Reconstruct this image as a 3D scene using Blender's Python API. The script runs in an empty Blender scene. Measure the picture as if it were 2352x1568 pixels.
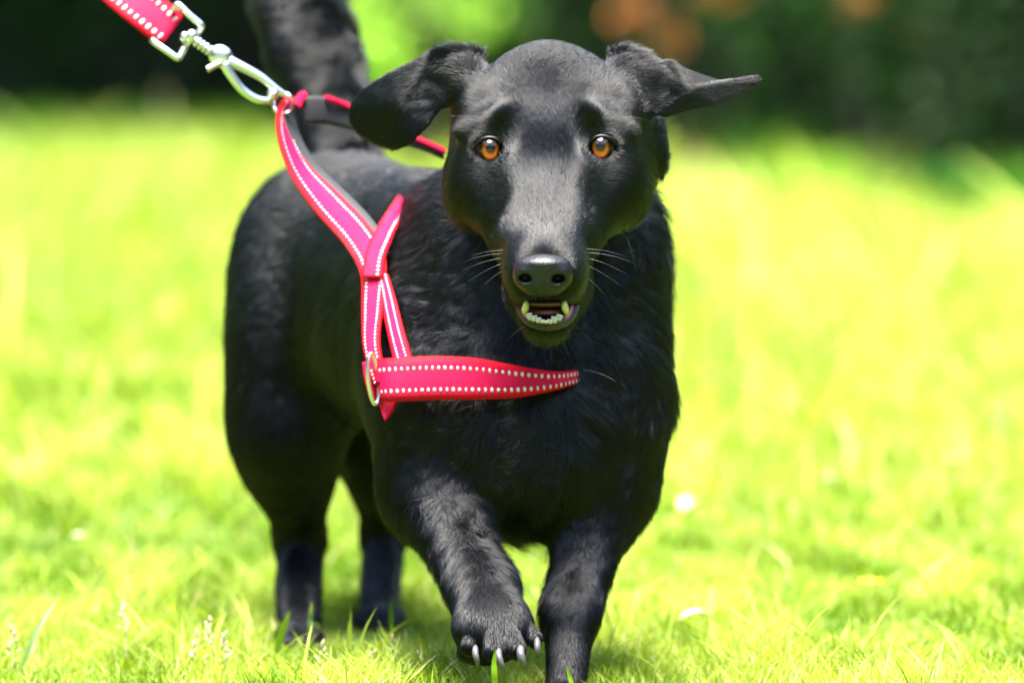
import bpy, math, random
import numpy as np
from mathutils import Vector, Matrix

random.seed(7)
rng = np.random.default_rng(11)
scene = bpy.context.scene
COL = scene.collection

# ------------------------------------------------------------------ camera
PITCH = math.atan(797.0 / 13067.0)
CAM = np.array([0.0, 0.0, 0.5])
cam_data = bpy.data.cameras.new("camera")
cam = bpy.data.objects.new("camera", cam_data)
COL.objects.link(cam)
cam.location = CAM
cam.rotation_euler = (math.pi / 2 - PITCH, 0, 0)
cam_data.lens = 200.0
cam_data.sensor_width = 36.0
cam_data.clip_start = 0.1
cam_data.clip_end = 400.0
cam_data.dof.use_dof = True
cam_data.dof.focus_distance = 3.975
cam_data.dof.aperture_fstop = 4.5
scene.camera = cam

# ------------------------------------------------------------------ world and sun
SUN_ELEV = math.radians(79)
SUN_AZ = math.radians(187)          # from +Y: high overhead, a little on the photographer's side
world = bpy.data.worlds.new("World")
scene.world = world
world.use_nodes = True
wn = world.node_tree
wn.nodes.clear()
sky = wn.nodes.new("ShaderNodeTexSky")
sky.sky_type = 'NISHITA'
sky.sun_disc = False
sky.sun_elevation = SUN_ELEV
sky.sun_rotation = SUN_AZ
sky.air_density = 1.0
sky.dust_density = 1.2
sky.ozone_density = 1.0
bgn = wn.nodes.new("ShaderNodeBackground")
bgn.inputs["Strength"].default_value = 0.05
won = wn.nodes.new("ShaderNodeOutputWorld")
wn.links.new(sky.outputs[0], bgn.inputs[0])
wn.links.new(bgn.outputs[0], won.inputs[0])

sun_data = bpy.data.lights.new("sun", 'SUN')
sun_data.energy = 1.5
sun_data.angle = math.radians(36)
sun_data.color = (1.0, 0.95, 0.86)
sun = bpy.data.objects.new("sun", sun_data)
COL.objects.link(sun)
sdir = Vector((math.sin(SUN_AZ) * math.cos(SUN_ELEV), math.cos(SUN_AZ) * math.cos(SUN_ELEV), math.sin(SUN_ELEV)))
sun.rotation_euler = sdir.to_track_quat('Z', 'Y').to_euler()
sun.location = (0, 0, 30)

scene.view_settings.view_transform = 'Standard'
scene.view_settings.look = 'None'
scene.view_settings.gamma = 1.0
scene.view_settings.use_curve_mapping = False
scene.view_settings.exposure = 4.55
scene.render.engine = 'CYCLES'
cy = scene.cycles
cy.max_bounces = 6
cy.diffuse_bounces = 3
cy.glossy_bounces = 3
cy.transmission_bounces = 4
cy.transparent_max_bounces = 6
cy.use_denoising = True
cy.caustics_reflective = False
cy.caustics_refractive = False
scene.cycles_curves.shape = 'RIBBONS' if hasattr(scene, "cycles_curves") else None

# ------------------------------------------------------------------ helpers
FPX = 13067.0
_F = np.array([0, math.cos(PITCH), -math.sin(PITCH)])
_U = np.array([0, math.sin(PITCH), math.cos(PITCH)])
_R = np.array([1.0, 0, 0])

def P(x, y, d):
    """world point on the sight line of photo position (x, y) at depth d metres"""
    v = _F * FPX + _R * (x - 1176.0) - _U * (y - 784.0)
    return CAM + v * (d / v[1])

def H(x, y, z):
    """same, for the head: z counts 0.306 mm steps behind d = 4 m"""
    return P(x, y, 4.0 + z * 0.000306)

def px(r, d=4.0):
    return r * d / FPX

def ground_pt(x, y):
    v = _F * FPX + _R * (x - 1176.0) - _U * (y - 784.0)
    t = CAM[2] / -v[2]
    return CAM + v * t

def link(o, parent=None):
    COL.objects.link(o)
    if parent is not None:
        o.parent = parent
    return o

def tag(o, label=None, cat=None, group=None, kind=None):
    if label: o["label"] = label
    if cat: o["category"] = cat
    if group: o["group"] = group
    if kind: o["kind"] = kind
    return o

def empty(name, loc=(0, 0, 0)):
    o = bpy.data.objects.new(name, None)
    o.empty_display_size = 0.05
    o.location = loc
    COL.objects.link(o)
    return o

def mesh_obj(name, verts, faces, mat=None, parent=None, smooth=True):
    """mesh from world-space verts; if parent has a location, local coords are used"""
    verts = np.asarray(verts, dtype=np.float64)
    if parent is not None:
        off = np.array(world_loc(parent))
        verts = verts - off
    me = bpy.data.meshes.new(name)
    me.from_pydata(verts.tolist(), [], [list(map(int, f)) for f in faces])
    me.update()
    if smooth:
        me.polygons.foreach_set("use_smooth", np.ones(len(me.polygons), dtype=bool))
    o = bpy.data.objects.new(name, me)
    if mat: me.materials.append(mat)
    return link(o, parent)

def world_loc(o):
    l = Vector((0, 0, 0))
    while o is not None:
        l = l + o.location
        o = o.parent
    return l

def fast_mesh(name, verts, faces, mat=None, parent=None, smooth=True):
    """faces: (n,3) or (n,4) int array"""
    verts = np.asarray(verts, dtype=np.float32)
    if parent is not None:
        verts = verts - np.array(world_loc(parent), dtype=np.float32)
    faces = np.asarray(faces, dtype=np.int32)
    n, k = faces.shape
    me = bpy.data.meshes.new(name)
    me.vertices.add(len(verts))
    me.vertices.foreach_set("co", verts.ravel())
    me.loops.add(n * k)
    me.loops.foreach_set("vertex_index", faces.ravel())
    me.polygons.add(n)
    me.polygons.foreach_set("loop_start", np.arange(0, n * k, k, dtype=np.int32))
    me.polygons.foreach_set("use_smooth", np.full(n, smooth, dtype=bool))
    me.update(calc_edges=True)
    o = bpy.data.objects.new(name, me)
    if mat: me.materials.append(mat)
    return link(o, parent)

class SineNoise:
    """cheap smooth vector noise from a sum of sines"""
    def __init__(self, scale, n=9, seed=0, dims=3):
        r = np.random.default_rng(seed)
        k = r.normal(size=(n, 3))
        k /= np.linalg.norm(k, axis=1, keepdims=True)
        self.k = k * (2 * math.pi / scale) * r.uniform(0.6, 1.7, (n, 1))
        self.ph = r.uniform(0, 6.28, (dims, n))
        self.n = n
    def __call__(self, p):
        a = p @ self.k.T
        return np.stack([np.sin(a + ph).sum(1) for ph in self.ph], 1) / math.sqrt(self.n / 2)

# ------------------------------------------------------------------ materials
def new_mat(name):
    m = bpy.data.materials.new(name)
    m.use_nodes = True
    nt = m.node_tree
    b = nt.nodes["Principled BSDF"]
    return m, nt, b

def simple_mat(name, col, rough=0.5, metal=0.0, spec=0.5, bump=0.0, bscale=400.0, var=0.0, coat=0.0, sub=0.0):
    m, nt, b = new_mat(name)
    b.inputs["Base Color"].default_value = (*col, 1)
    b.inputs["Roughness"].default_value = rough
    b.inputs["Metallic"].default_value = metal
    b.inputs["Specular IOR Level"].default_value = spec
    b.inputs["Coat Weight"].default_value = coat
    b.inputs["Subsurface Weight"].default_value = sub
    b.inputs["Subsurface Scale"].default_value = 0.003
    tc = nt.nodes.new("ShaderNodeTexCoord")
    if bump or var:
        nz = nt.nodes.new("ShaderNodeTexNoise")
        nz.inputs["Scale"].default_value = bscale
        nz.inputs["Detail"].default_value = 4
        nt.links.new(tc.outputs["Object"], nz.inputs["Vector"])
    if bump:
        bp = nt.nodes.new("ShaderNodeBump")
        bp.inputs["Strength"].default_value = bump
        bp.inputs["Distance"].default_value = 0.001
        nt.links.new(nz.outputs["Fac"], bp.inputs["Height"])
        nt.links.new(bp.outputs[0], b.inputs["Normal"])
    if var:
        mp = nt.nodes.new("ShaderNodeMapRange")
        mp.inputs[1].default_value = 0.3
        mp.inputs[2].default_value = 0.7
        mp.inputs[3].default_value = 1 - var
        mp.inputs[4].default_value = 1 + var
        nt.links.new(nz.outputs["Fac"], mp.inputs[0])
        mx = nt.nodes.new("ShaderNodeVectorMath")
        mx.operation = 'SCALE'
        mx.inputs[0].default_value = col
        nt.links.new(mp.outputs[0], mx.inputs[3])
        nt.links.new(mx.outputs[0], b.inputs["Base Color"])
    return m

def leaf_mat(name, trans=0.35, rough=0.45, spec=0.4):
    """leaf and grass material: colour from the 'tint' attribute, light passes through"""
    m, nt, b = new_mat(name)
    at = nt.nodes.new("ShaderNodeAttribute")
    at.attribute_name = "tint"
    nt.links.new(at.outputs["Color"], b.inputs["Base Color"])
    b.inputs["Roughness"].default_value = rough
    b.inputs["Specular IOR Level"].default_value = spec
    tr = nt.nodes.new("ShaderNodeBsdfTranslucent")
    mul = nt.nodes.new("ShaderNodeVectorMath")
    mul.operation = 'MULTIPLY'
    mul.inputs[1].default_value = (1.25, 1.15, 0.5)
    nt.links.new(at.outputs["Color"], mul.inputs[0])
    nt.links.new(mul.outputs[0], tr.inputs["Color"])
    mix = nt.nodes.new("ShaderNodeMixShader")
    mix.inputs[0].default_value = trans
    nt.links.new(b.outputs[0], mix.inputs[1])
    nt.links.new(tr.outputs[0], mix.inputs[2])
    nt.links.new(mix.outputs[0], nt.nodes["Material Output"].inputs[0])
    return m

def set_tint(o, cols):
    a = o.data.attributes.new("tint", 'FLOAT_COLOR', 'POINT')
    c = np.ones((len(cols), 4), dtype=np.float32)
    c[:, :3] = cols
    a.data.foreach_set("color", c.ravel())

M_SKIN = simple_mat("black_dog_skin", (0.0025, 0.0025, 0.003), 0.75, spec=0.1)
M_NOSE = simple_mat("nose_leather", (0.0012, 0.0012, 0.0012), 0.40, spec=0.4, bump=0.6, bscale=700)
M_LIP = simple_mat("dark_lip", (0.035, 0.02, 0.02), 0.5, spec=0.3, bump=0.8, bscale=600)
M_GUM = simple_mat("pink_gum", (0.42, 0.10, 0.10), 0.25, spec=0.6, sub=0.3)
M_TONGUE = simple_mat("tongue", (0.08, 0.02, 0.010), 0.35, bump=0.3, bscale=900)
M_TOOTH = simple_mat("tooth_enamel", (0.38, 0.34, 0.25), 0.2, coat=0.3)
M_CANINE = simple_mat("yellow_tooth", (0.5, 0.43, 0.13), 0.2, coat=0.3)
M_MOUTH = simple_mat("mouth_inside", (0.03, 0.01, 0.008), 0.5)
M_CLAW = simple_mat("claw_horn", (0.065, 0.06, 0.066), 0.4, var=0.3, bscale=200, spec=0.6)
M_LID = simple_mat("eyelid_skin", (0.0015, 0.0013, 0.0015), 0.4, spec=0.25)
M_LOWLID = simple_mat("wet_lower_lid", (0.03, 0.025, 0.03), 0.3, spec=0.7)
M_METAL = simple_mat("polished_steel", (0.62, 0.62, 0.64), 0.28, metal=1.0, bump=0.05, bscale=500)
M_PAD = simple_mat("black_padding", (0.012, 0.012, 0.014), 0.8, bump=0.4, bscale=900)
M_REFLECT = simple_mat("reflective_thread", (0.50, 0.46, 0.45), 0.5)

def webbing_mat(name, col):
    m, nt, b = new_mat(name)
    tc = nt.nodes.new("ShaderNodeTexCoord")
    wv = nt.nodes.new("ShaderNodeTexWave")
    wv.inputs["Scale"].default_value = 520
    wv.inputs["Distortion"].default_value = 1.5
    wv.bands_direction = 'DIAGONAL'
    nt.links.new(tc.outputs["Object"], wv.inputs["Vector"])
    nz = nt.nodes.new("ShaderNodeTexNoise")
    nz.inputs["Scale"].default_value = 90
    nt.links.new(tc.outputs["Object"], nz.inputs["Vector"])
    rp = nt.nodes.new("ShaderNodeValToRGB")
    rp.color_ramp.elements[0].position = 0.3
    rp.color_ramp.elements[0].color = (col[0] * 0.8, col[1] * 0.8, col[2] * 0.8, 1)
    rp.color_ramp.elements[1].position = 0.7
    rp.color_ramp.elements[1].color = (col[0], col[1], col[2], 1)
    nt.links.new(nz.outputs["Fac"], rp.inputs[0])
    at = nt.nodes.new("ShaderNodeAttribute"); at.attribute_name = "edge"
    mxc = nt.nodes.new("ShaderNodeMix"); mxc.data_type = 'RGBA'
    nt.links.new(at.outputs["Fac"], mxc.inputs[0])
    nt.links.new(rp.outputs[0], mxc.inputs[6])
    mxc.inputs[7].default_value = (0.66, 0.002, 0.004, 1)  # red rim painted in: imitates saturated edges beside the sky sheen
    nt.links.new(mxc.outputs[2], b.inputs["Base Color"])
    bp = nt.nodes.new("ShaderNodeBump")
    bp.inputs["Strength"].default_value = 0.6
    bp.inputs["Distance"].default_value = 0.0005
    nt.links.new(wv.outputs["Fac"], bp.inputs["Height"])
    nt.links.new(bp.outputs[0], b.inputs["Normal"])
    b.inputs["Roughness"].default_value = 0.55
    b.inputs["Specular IOR Level"].default_value = 0.12
    return m
M_RED = webbing_mat("red_webbing", (0.66, 0.008, 0.085))
M_PINK = webbing_mat("pink_webbing", (0.62, 0.007, 0.060))

def hair_mat(name, rough=0.24, rad=0.42, mel=1.0):
    m = bpy.data.materials.new(name)
    m.use_nodes = True
    nt = m.node_tree
    nt.nodes.clear()
    h = nt.nodes.new("ShaderNodeBsdfHairPrincipled")
    h.parametrization = 'ABSORPTION'
    h.inputs["Absorption Coefficient"].default_value = (14, 15, 16)
    h.inputs["Roughness"].default_value = rough
    h.inputs["Radial Roughness"].default_value = rad
    h.inputs["Random Roughness"].default_value = 0.3
    h.inputs["IOR"].default_value = 1.47
    out = nt.nodes.new("ShaderNodeOutputMaterial")
    nt.links.new(h.outputs[0], out.inputs[0])
    return m
M_FUR = hair_mat("black_fur")

# ------------------------------------------------------------------ implicit modelling
def rot_matrix(rx, ry, rz):
    return np.array(Matrix.Rotation(math.radians(rz), 3, 'Z') @ Matrix.Rotation(math.radians(ry), 3, 'Y') @ Matrix.Rotation(math.radians(rx), 3, 'X'))

def sd_ell(p, c, r, R):
    q = (p - c) @ R
    k0 = np.sqrt(((q / r) ** 2).sum(-1))
    k1 = np.sqrt(((q / (r * r)) ** 2).sum(-1))
    return k0 * (k0 - 1.0) / np.maximum(k1, 1e-6)

def sd_cone(p, a, ra, b, rb):
    ba = b - a
    L2 = float(ba @ ba)
    t = np.clip(((p - a) @ ba) / L2, 0, 1)
    q = p - a - t[..., None] * ba
    return np.sqrt((q * q).sum(-1)) - (ra + (rb - ra) * t)

def sd_tris(p, tris, r):
    best = np.full(p.shape[:-1], 1e3, dtype=p.dtype)
    for a, b, c in tris:
        ba, cb, ac = b - a, c - b, a - c
        n = np.cross(ba, ac)
        pa, pb, pc = p - a, p - b, p - c
        s = (np.sign(pa @ np.cross(ba, n)) + np.sign(pb @ np.cross(cb, n)) + np.sign(pc @ np.cross(ac, n)))
        def seg(e, q):
            t = np.clip((q @ e) / float(e @ e), 0, 1)
            w = q - t[..., None] * e
            return (w * w).sum(-1)
        ed = np.minimum(np.minimum(seg(ba, pa), seg(cb, pb)), seg(ac, pc))
        fc = (pa @ n) ** 2 / float(n @ n)
        d2 = np.where(s < 2.0, ed, fc)
        best = np.minimum(best, np.sqrt(d2))
    return best - r

class Blob:
    def __init__(self):
        self.prims = []
    def ell(self, c, r, k=0.02, rot=(0, 0, 0), sub=False):
        c = np.asarray(c, float); r = np.asarray(r, float); R = rot_matrix(*rot)
        self.prims.append((lambda p, c=c, r=r, R=R: sd_ell(p, c, r, R), k, sub, c - r.max() - 0.01, c + r.max() + 0.01))
    def cone(self, a, ra, b, rb, k=0.02, sub=False):
        a = np.asarray(a, float); b = np.asarray(b, float)
        m = max(ra, rb)
        self.prims.append((lambda p: sd_cone(p, a, ra, b, rb), k, sub, np.minimum(a, b) - m, np.maximum(a, b) + m))
    def tris(self, t, r, k=0.004):
        t = [tuple(np.asarray(v, float) for v in tr) for tr in t]
        al = np.array([v for tr in t for v in tr])
        self.prims.append((lambda p: sd_tris(p, t, r), k, False, al.min(0) - r, al.max(0) + r))
    def field(self, pts):
        D = np.full(pts.shape[:-1], 0.05)
        for f, k, sub, lo, hi in self.prims:
            D = self.comb(D, f(pts), k, sub)
        return D
    @staticmethod
    def comb(D, d, k, sub):
        if sub:
            h = np.maximum(k - np.abs(-d - D), 0) / k
            return np.maximum(D, -d) + h * h * k * 0.25
        h = np.maximum(k - np.abs(d - D), 0) / k
        return np.minimum(D, d) - h * h * k * 0.25
    def mesh(self, vox, B=16):
        import openvdb
        lo = np.min([q[3] for q in self.prims if not q[2]], axis=0) - 0.012
        hi = np.max([q[4] for q in self.prims if not q[2]], axis=0) + 0.012
        nb = np.ceil((hi - lo) / (vox * B)).astype(int)
        bi = np.stack(np.meshgrid(*[np.arange(n) for n in nb], indexing='ij'), -1).reshape(-1, 3)
        bo = lo + bi * (vox * B)
        loc = (np.stack(np.meshgrid(*[np.arange(B)] * 3, indexing='ij'), -1) * vox).reshape(-1, 3)
        bs = vox * B
        D = np.full((len(bo), B ** 3), 0.05, dtype=np.float32)
        for f, k, sub, plo, phi in self.prims:
            pad = k + 0.006
            act = np.all((bo + bs > plo - pad) & (bo < phi + pad), axis=1)
            idx = np.nonzero(act)[0]
            if len(idx) == 0: continue
            dc = f(bo[idx] + bs / 2)
            idx = idx[dc < bs * 0.9 + pad] if not sub else idx
            for ch in np.array_split(idx, max(1, len(idx) // 200)):
                if len(ch) == 0: continue
                pts = (bo[ch][:, None, :] + loc[None]).astype(np.float32)
                D[ch] = self.comb(D[ch], f(pts).astype(np.float32), k, sub)
        full = np.full(tuple(nb * B), 0.05, dtype=np.float32)
        full = full.reshape(nb[0], B, nb[1], B, nb[2], B)
        full[bi[:, 0], :, bi[:, 1], :, bi[:, 2], :] = D.reshape(-1, B, B, B)
        full = full.reshape(tuple(nb * B))
        g = openvdb.FloatGrid(background=0.05)
        g.copyFromArray(full)
        v, q = g.convertToQuads()
        v = v.astype(np.float64) * vox + lo
        # drop what the mask left loose: push the verts onto the true surface once
        return v, np.asarray(q)[:, ::-1]

def vert_normals(v, q):
    a = v[q[:, 2]] - v[q[:, 0]]
    b = v[q[:, 3 if q.shape[1] == 4 else 1]] - v[q[:, 1 if q.shape[1] == 4 else 0]]
    n = np.cross(a, b)
    N = np.zeros_like(v)
    for i in range(q.shape[1]):
        np.add.at(N, q[:, i], n)
    return N / np.maximum(np.linalg.norm(N, axis=1, keepdims=True), 1e-12)

def orient(v, q):
    """make faces look outwards (signed volume)"""
    a, b, c = v[q[:, 0]], v[q[:, 1]], v[q[:, 2]]
    vol = (np.cross(a, b) * c).sum()
    return q if vol > 0 else q[:, ::-1]

def catmull(pts, n):
    pts = np.asarray(pts, float)
    P0 = np.vstack([2 * pts[0] - pts[1], pts, 2 * pts[-1] - pts[-2]])
    segs = len(pts) - 1
    out = []
    for t in np.linspace(0, segs, n):
        i = min(int(t), segs - 1)
        u = t - i
        a, b, c, d = P0[i], P0[i + 1], P0[i + 2], P0[i + 3]
        out.append(0.5 * ((2 * b) + (c - a) * u + (2 * a - 5 * b + 4 * c - d) * u * u + (3 * b - a - 3 * c + d) * u ** 3))
    return np.array(out)

def tube(pts, radii, seg=8, caps=True, squash=None):
    pts = np.asarray(pts, float)
    n = len(pts)
    radii = np.broadcast_to(radii, (n,))
    T = np.gradient(pts, axis=0)
    T /= np.maximum(np.linalg.norm(T, axis=1, keepdims=True), 1e-9)
    up = np.array([0, 0, 1.0]) if abs(T[0][2]) < 0.9 else np.array([1.0, 0, 0])
    A = np.cross(T[0], up); A /= np.linalg.norm(A)
    vs, fs = [], []
    for i in range(n):
        A = A - T[i] * (A @ T[i]); A /= np.linalg.norm(A)
        Bn = np.cross(T[i], A)
        for j in range(seg):
            th = 2 * math.pi * j / seg
            s = squash if squash else 1.0
            vs.append(pts[i] + radii[i] * (math.cos(th) * A + s * math.sin(th) * Bn))
    for i in range(n - 1):
        for j in range(seg):
            fs.append((i * seg + j, i * seg + (j + 1) % seg, (i + 1) * seg + (j + 1) % seg, (i + 1) * seg + j))
    if caps:
        fs.append(tuple(range(seg))[::-1])
        fs.append(tuple(range((n - 1) * seg, n * seg)))
    return vs, fs

class MB:
    def __init__(self): self.v, self.f = [], []
    def add(self, vf):
        v, f = vf
        o = len(self.v)
        self.v += [np.asarray(x) for x in v]
        self.f += [tuple(i + o for i in q) for q in f]
        return self
    def build(self, name, mat, parent=None, smooth=True):
        return mesh_obj(name, np.array(self.v), self.f, mat, parent, smooth)

def sphere(c, r, R=None, nu=24, nv=14):
    r = np.broadcast_to(r, (3,))
    vs, fs = [], []
    for i in range(nv + 1):
        ph = math.pi * i / nv
        for j in range(nu):
            th = 2 * math.pi * j / nu
            p = np.array([math.sin(ph) * math.cos(th), math.sin(ph) * math.sin(th), math.cos(ph)]) * r
            if R is not None: p = R @ p
            vs.append(np.asarray(c) + p)
    for i in range(nv):
        for j in range(nu):
            fs.append((i * nu + j, (i + 1) * nu + j, (i + 1) * nu + (j + 1) % nu, i * nu + (j + 1) % nu))
    return vs, fs

#==BODY==
# ------------------------------------------------------------------ the dog's body
D = Blob()
def E(x, y, d, rx, ry, rz, k=0.02, rot=(0, 0, 0), sub=False):
    D.ell(P(x, y, d), (px(rx, d), px(rz, d), px(ry, d)), k, rot, sub)   # ry is vertical in the picture
def C(x1, y1, d1, r1, x2, y2, d2, r2, k=0.02):
    D.cone(P(x1, y1, d1), px(r1, d1), P(x2, y2, d2), px(r2, d2), k)
def EH(x, y, z, rx, ry, rz, k=0.006, rot=(0, 0, 0), sub=False):
    E(x, y, 4.0 + z * 0.000306, rx, ry, rz, k, rot, sub)
def CH(x1, y1, z1, r1, x2, y2, z2, r2, k=0.006):
    C(x1, y1, 4 + z1 * 0.000306, r1, x2, y2, 4 + z2 * 0.000306, r2, k)

# trunk
C(1120, 780, 4.22, 255, 840, 740, 4.46, 225, 0.03)
E(1195, 880, 4.15, 296, 320, 300, 0.03)              # chest
E(1205, 1030, 4.13, 225, 190, 230, 0.03)             # brisket
C(1080, 600, 4.24, 190, 830, 590, 4.48, 200, 0.04)   # back
E(765, 620, 4.50, 225, 240, 250, 0.04)               # rump
E(1250, 590, 4.15, 280, 270, 240, 0.04)              # neck
E(1180, 640, 4.19, 270, 240, 230, 0.04)
E(1425, 860, 4.15, 98, 200, 190, 0.03)              # shoulder, image right
E(955, 835, 4.16, 128, 235, 170, 0.03)               # shoulder, image left
# tail
C(800, 420, 4.60, 85, 775, 270, 4.63, 68, 0.04)
C(775, 270, 4.63, 68, 722, 110, 4.66, 86, 0.03)
C(722, 110, 4.66, 86, 680, -10, 4.68, 80, 0.03)
C(680, -10, 4.68, 80, 610, -190, 4.68, 48, 0.03)
# hind leg, image left
E(655, 850, 4.45, 135, 290, 190, 0.03)
C(665, 1000, 4.43, 118, 688, 1230, 4.50, 50, 0.03)
C(690, 1240, 4.50, 46, 686, 1420, 4.42, 48, 0.02)
E(686, 1462, 4.37, 54, 34, 100, 0.02)
# hind leg, image right
E(875, 880, 4.55, 105, 250, 170, 0.03)
C(870, 1000, 4.53, 90, 880, 1220, 4.60, 42, 0.03)
C(882, 1230, 4.60, 40, 872, 1385, 4.53, 42, 0.02)
E(872, 1420, 4.48, 56, 32, 100, 0.02)
# front leg, planted (image right)
C(1400, 950, 4.13, 118, 1390, 1120, 4.13, 92, 0.03)
C(1390, 1120, 4.13, 92, 1312, 1400, 4.07, 54, 0.03)
C(1312, 1400, 4.07, 54, 1300, 1572, 4.035, 46, 0.02)
E(1296, 1610, 3.98, 66, 34, 90, 0.015)
for tx in (-46, -16, 16, 46):
    C(1296 + tx * 0.7, 1600, 3.97, 18, 1296 + tx, 1630, 3.945, 16, 0.004)
# front leg, lifted (image left)
C(985, 940, 4.11, 118, 985, 1120, 4.11, 95, 0.03)
C(990, 1120, 4.11, 92, 1110, 1360, 4.02, 66, 0.03)
C(1110, 1350, 4.02, 66, 1128, 1420, 3.99, 76, 0.02)
E(1135, 1446, 3.975, 88, 62, 85, 0.02)
toes = [(1080, 1482, 3.958, 27), (1134, 1494, 3.944, 28), (1186, 1490, 3.946, 27), (1226, 1466, 3.964, 23), (1064, 1462, 3.98, 28)]
for (tx, ty, td, tr) in toes[:4]:
    C(1138 + (tx - 1138) * 0.6, ty - 40, td + 0.012, tr, tx, ty, td, tr * 0.9, 0.0018)
E(1110, 1500, 3.985, 60, 24, 50, 0.008)      # pads

# head
EH(1260, 296, 186, 200, 182, 160, 0.02)                # cranium
CH(1256, 205, 112, 76, 1256, 330, 34, 84, 0.03)          # forehead
EH(1116, 392, 190, 84, 122, 150, 0.02, (0, 10, 0))      # cheeks
EH(1400, 392, 190, 84, 122, 150, 0.02, (0, -10, 0))
CH(1146, 435, 105, 76, 1210, 585, -120, 46, 0.03)      # sides of the muzzle
CH(1366, 435, 105, 76, 1294, 585, -120, 46, 0.03)
EH(1098, 256, 190, 58, 88, 110, 0.012)                # temples
EH(1417, 252, 190, 58, 88, 110, 0.012)
CH(1256, 350, 46, 92, 1250, 602, -206, 57, 0.02)       # muzzle
CH(1251, 590, -190, 54, 1250, 628, -202, 52, 0.01)
EH(1203, 618, -165, 46, 58, 90, 0.010)                 # whisker pads
EH(1303, 618, -165, 46, 58, 90, 0.010)
EH(1197, 648, -140, 28, 36, 90, 0.006)                 # flews
EH(1311, 648, -140, 28, 36, 90, 0.006)
EH(1252, 668, -185, 60, 20, 60, 0.008)                 # upper lip
CH(1256, 610, 60, 95, 1256, 738, -150, 46, 0.02)      # lower jaw
EH(1256, 750, -180, 46, 20, 45, 0.008)                 # chin
EH(1066, 296, 88, 24, 16, 24, 0.006)                   # brow knobs
EH(1440, 296, 90, 24, 16, 24, 0.006)
CH(1085, 296, 78, 20, 1146, 276, 40, 20, 0.014)        # brow arches
CH(1425, 294, 78, 20, 1362, 272, 40, 20, 0.014)
EH(1160, 310, -16, 16, 34, 22, 0.014, sub=True)         # hollows over the inner corners
EH(1348, 308, -16, 16, 34, 22, 0.014, sub=True)
EYES = ((1126, 341, 52), (1380, 337, 52))
for ex, ey, ez in EYES:
    EH(ex, ey, ez + 8, 47, 42, 42, 0.006)
    EH(ex, ey + 2, ez - 34, 31, 25, 20, 0.003, sub=True)
    EH(ex, ey, ez, 38, 38, 38, 0.002, sub=True)
# mouth gape
EH(1256, 712, -190, 56, 19, 90, 0.004, sub=True)
# ears
def ear(pts, centre, r):
    pp = [H(*q) for q in pts]; c = H(*centre)
    return [(c, pp[i], pp[(i + 1) % len(pp)]) for i in range(len(pp))]
EAR_L = [(1105, 128, 190), (1050, 118, 180), (1000, 126, 158), (905, 168, 175), (838, 206, 195), (812, 242, 202), (810, 275, 202), (828, 300, 196), (865, 322, 186), (908, 336, 180), (942, 322, 172), (978, 285, 168), (1012, 240, 172), (1060, 215, 190)]
EAR_R = [(1405, 134, 190), (1440, 126, 178), (1476, 136, 168), (1500, 154, 158), (1535, 150, 150), (1580, 168, 150), (1650, 191, 165), (1700, 187, 185), (1738, 178, 200), (1742, 184, 200), (1728, 198, 196), (1688, 218, 178), (1640, 236, 158), (1560, 250, 140), (1500, 256, 138), (1470, 230, 180)]
D.tris(ear(EAR_L, (920, 235, 150), 0.002), 0.0021, 0.006)
D.tris(ear(EAR_R, (1575, 205, 118), 0.002), 0.0021, 0.006)
CH(1078, 168, 180, 32, 1012, 158, 168, 18, 0.008)
CH(1075, 190, 180, 34, 1020, 215, 178, 14, 0.012)
CH(1432, 170, 180, 34, 1505, 185, 158, 24, 0.008)
CH(1440, 190, 180, 36, 1500, 225, 160, 20, 0.012)
EH(1502, 325, 240, 14, 44, 40, 0.03)                  # fold of skin behind the ear

def surf_depth(x, y):
    """depth of the dog's skin on a sight line"""
    ds = np.arange(3.85, 4.75, 0.002)
    f = D.field(np.array([P(x, y, d) for d in ds]))
    i = np.argmax(f < 0)
    return float(ds[i]) if f[i] < 0 else 9.0
bv, bq = D.mesh(0.0017)
bq = orient(bv, bq)
bn = vert_normals(bv, bq)

DOG_BASE = np.array([0.03, 4.05, 0.0])
dog = empty("dog", DOG_BASE)
tag(dog, "short-legged black dog in a red harness walking forward with one front paw lifted", "dog")
body = fast_mesh("body", bv, bq, M_SKIN, dog)

# ------------------------------------------------------------------ fur
tri = np.vstack([bq[:, [0, 1, 2]], bq[:, [0, 2, 3]]])
ta, tb, tc_ = bv[tri[:, 0]], bv[tri[:, 1]], bv[tri[:, 2]]
tn = np.cross(tb - ta, tc_ - ta)
tarea = np.linalg.norm(tn, axis=1) / 2
tn /= np.maximum(np.linalg.norm(tn, axis=1, keepdims=True), 1e-12)
tcen = (ta + tb + tc_) / 3

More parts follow.
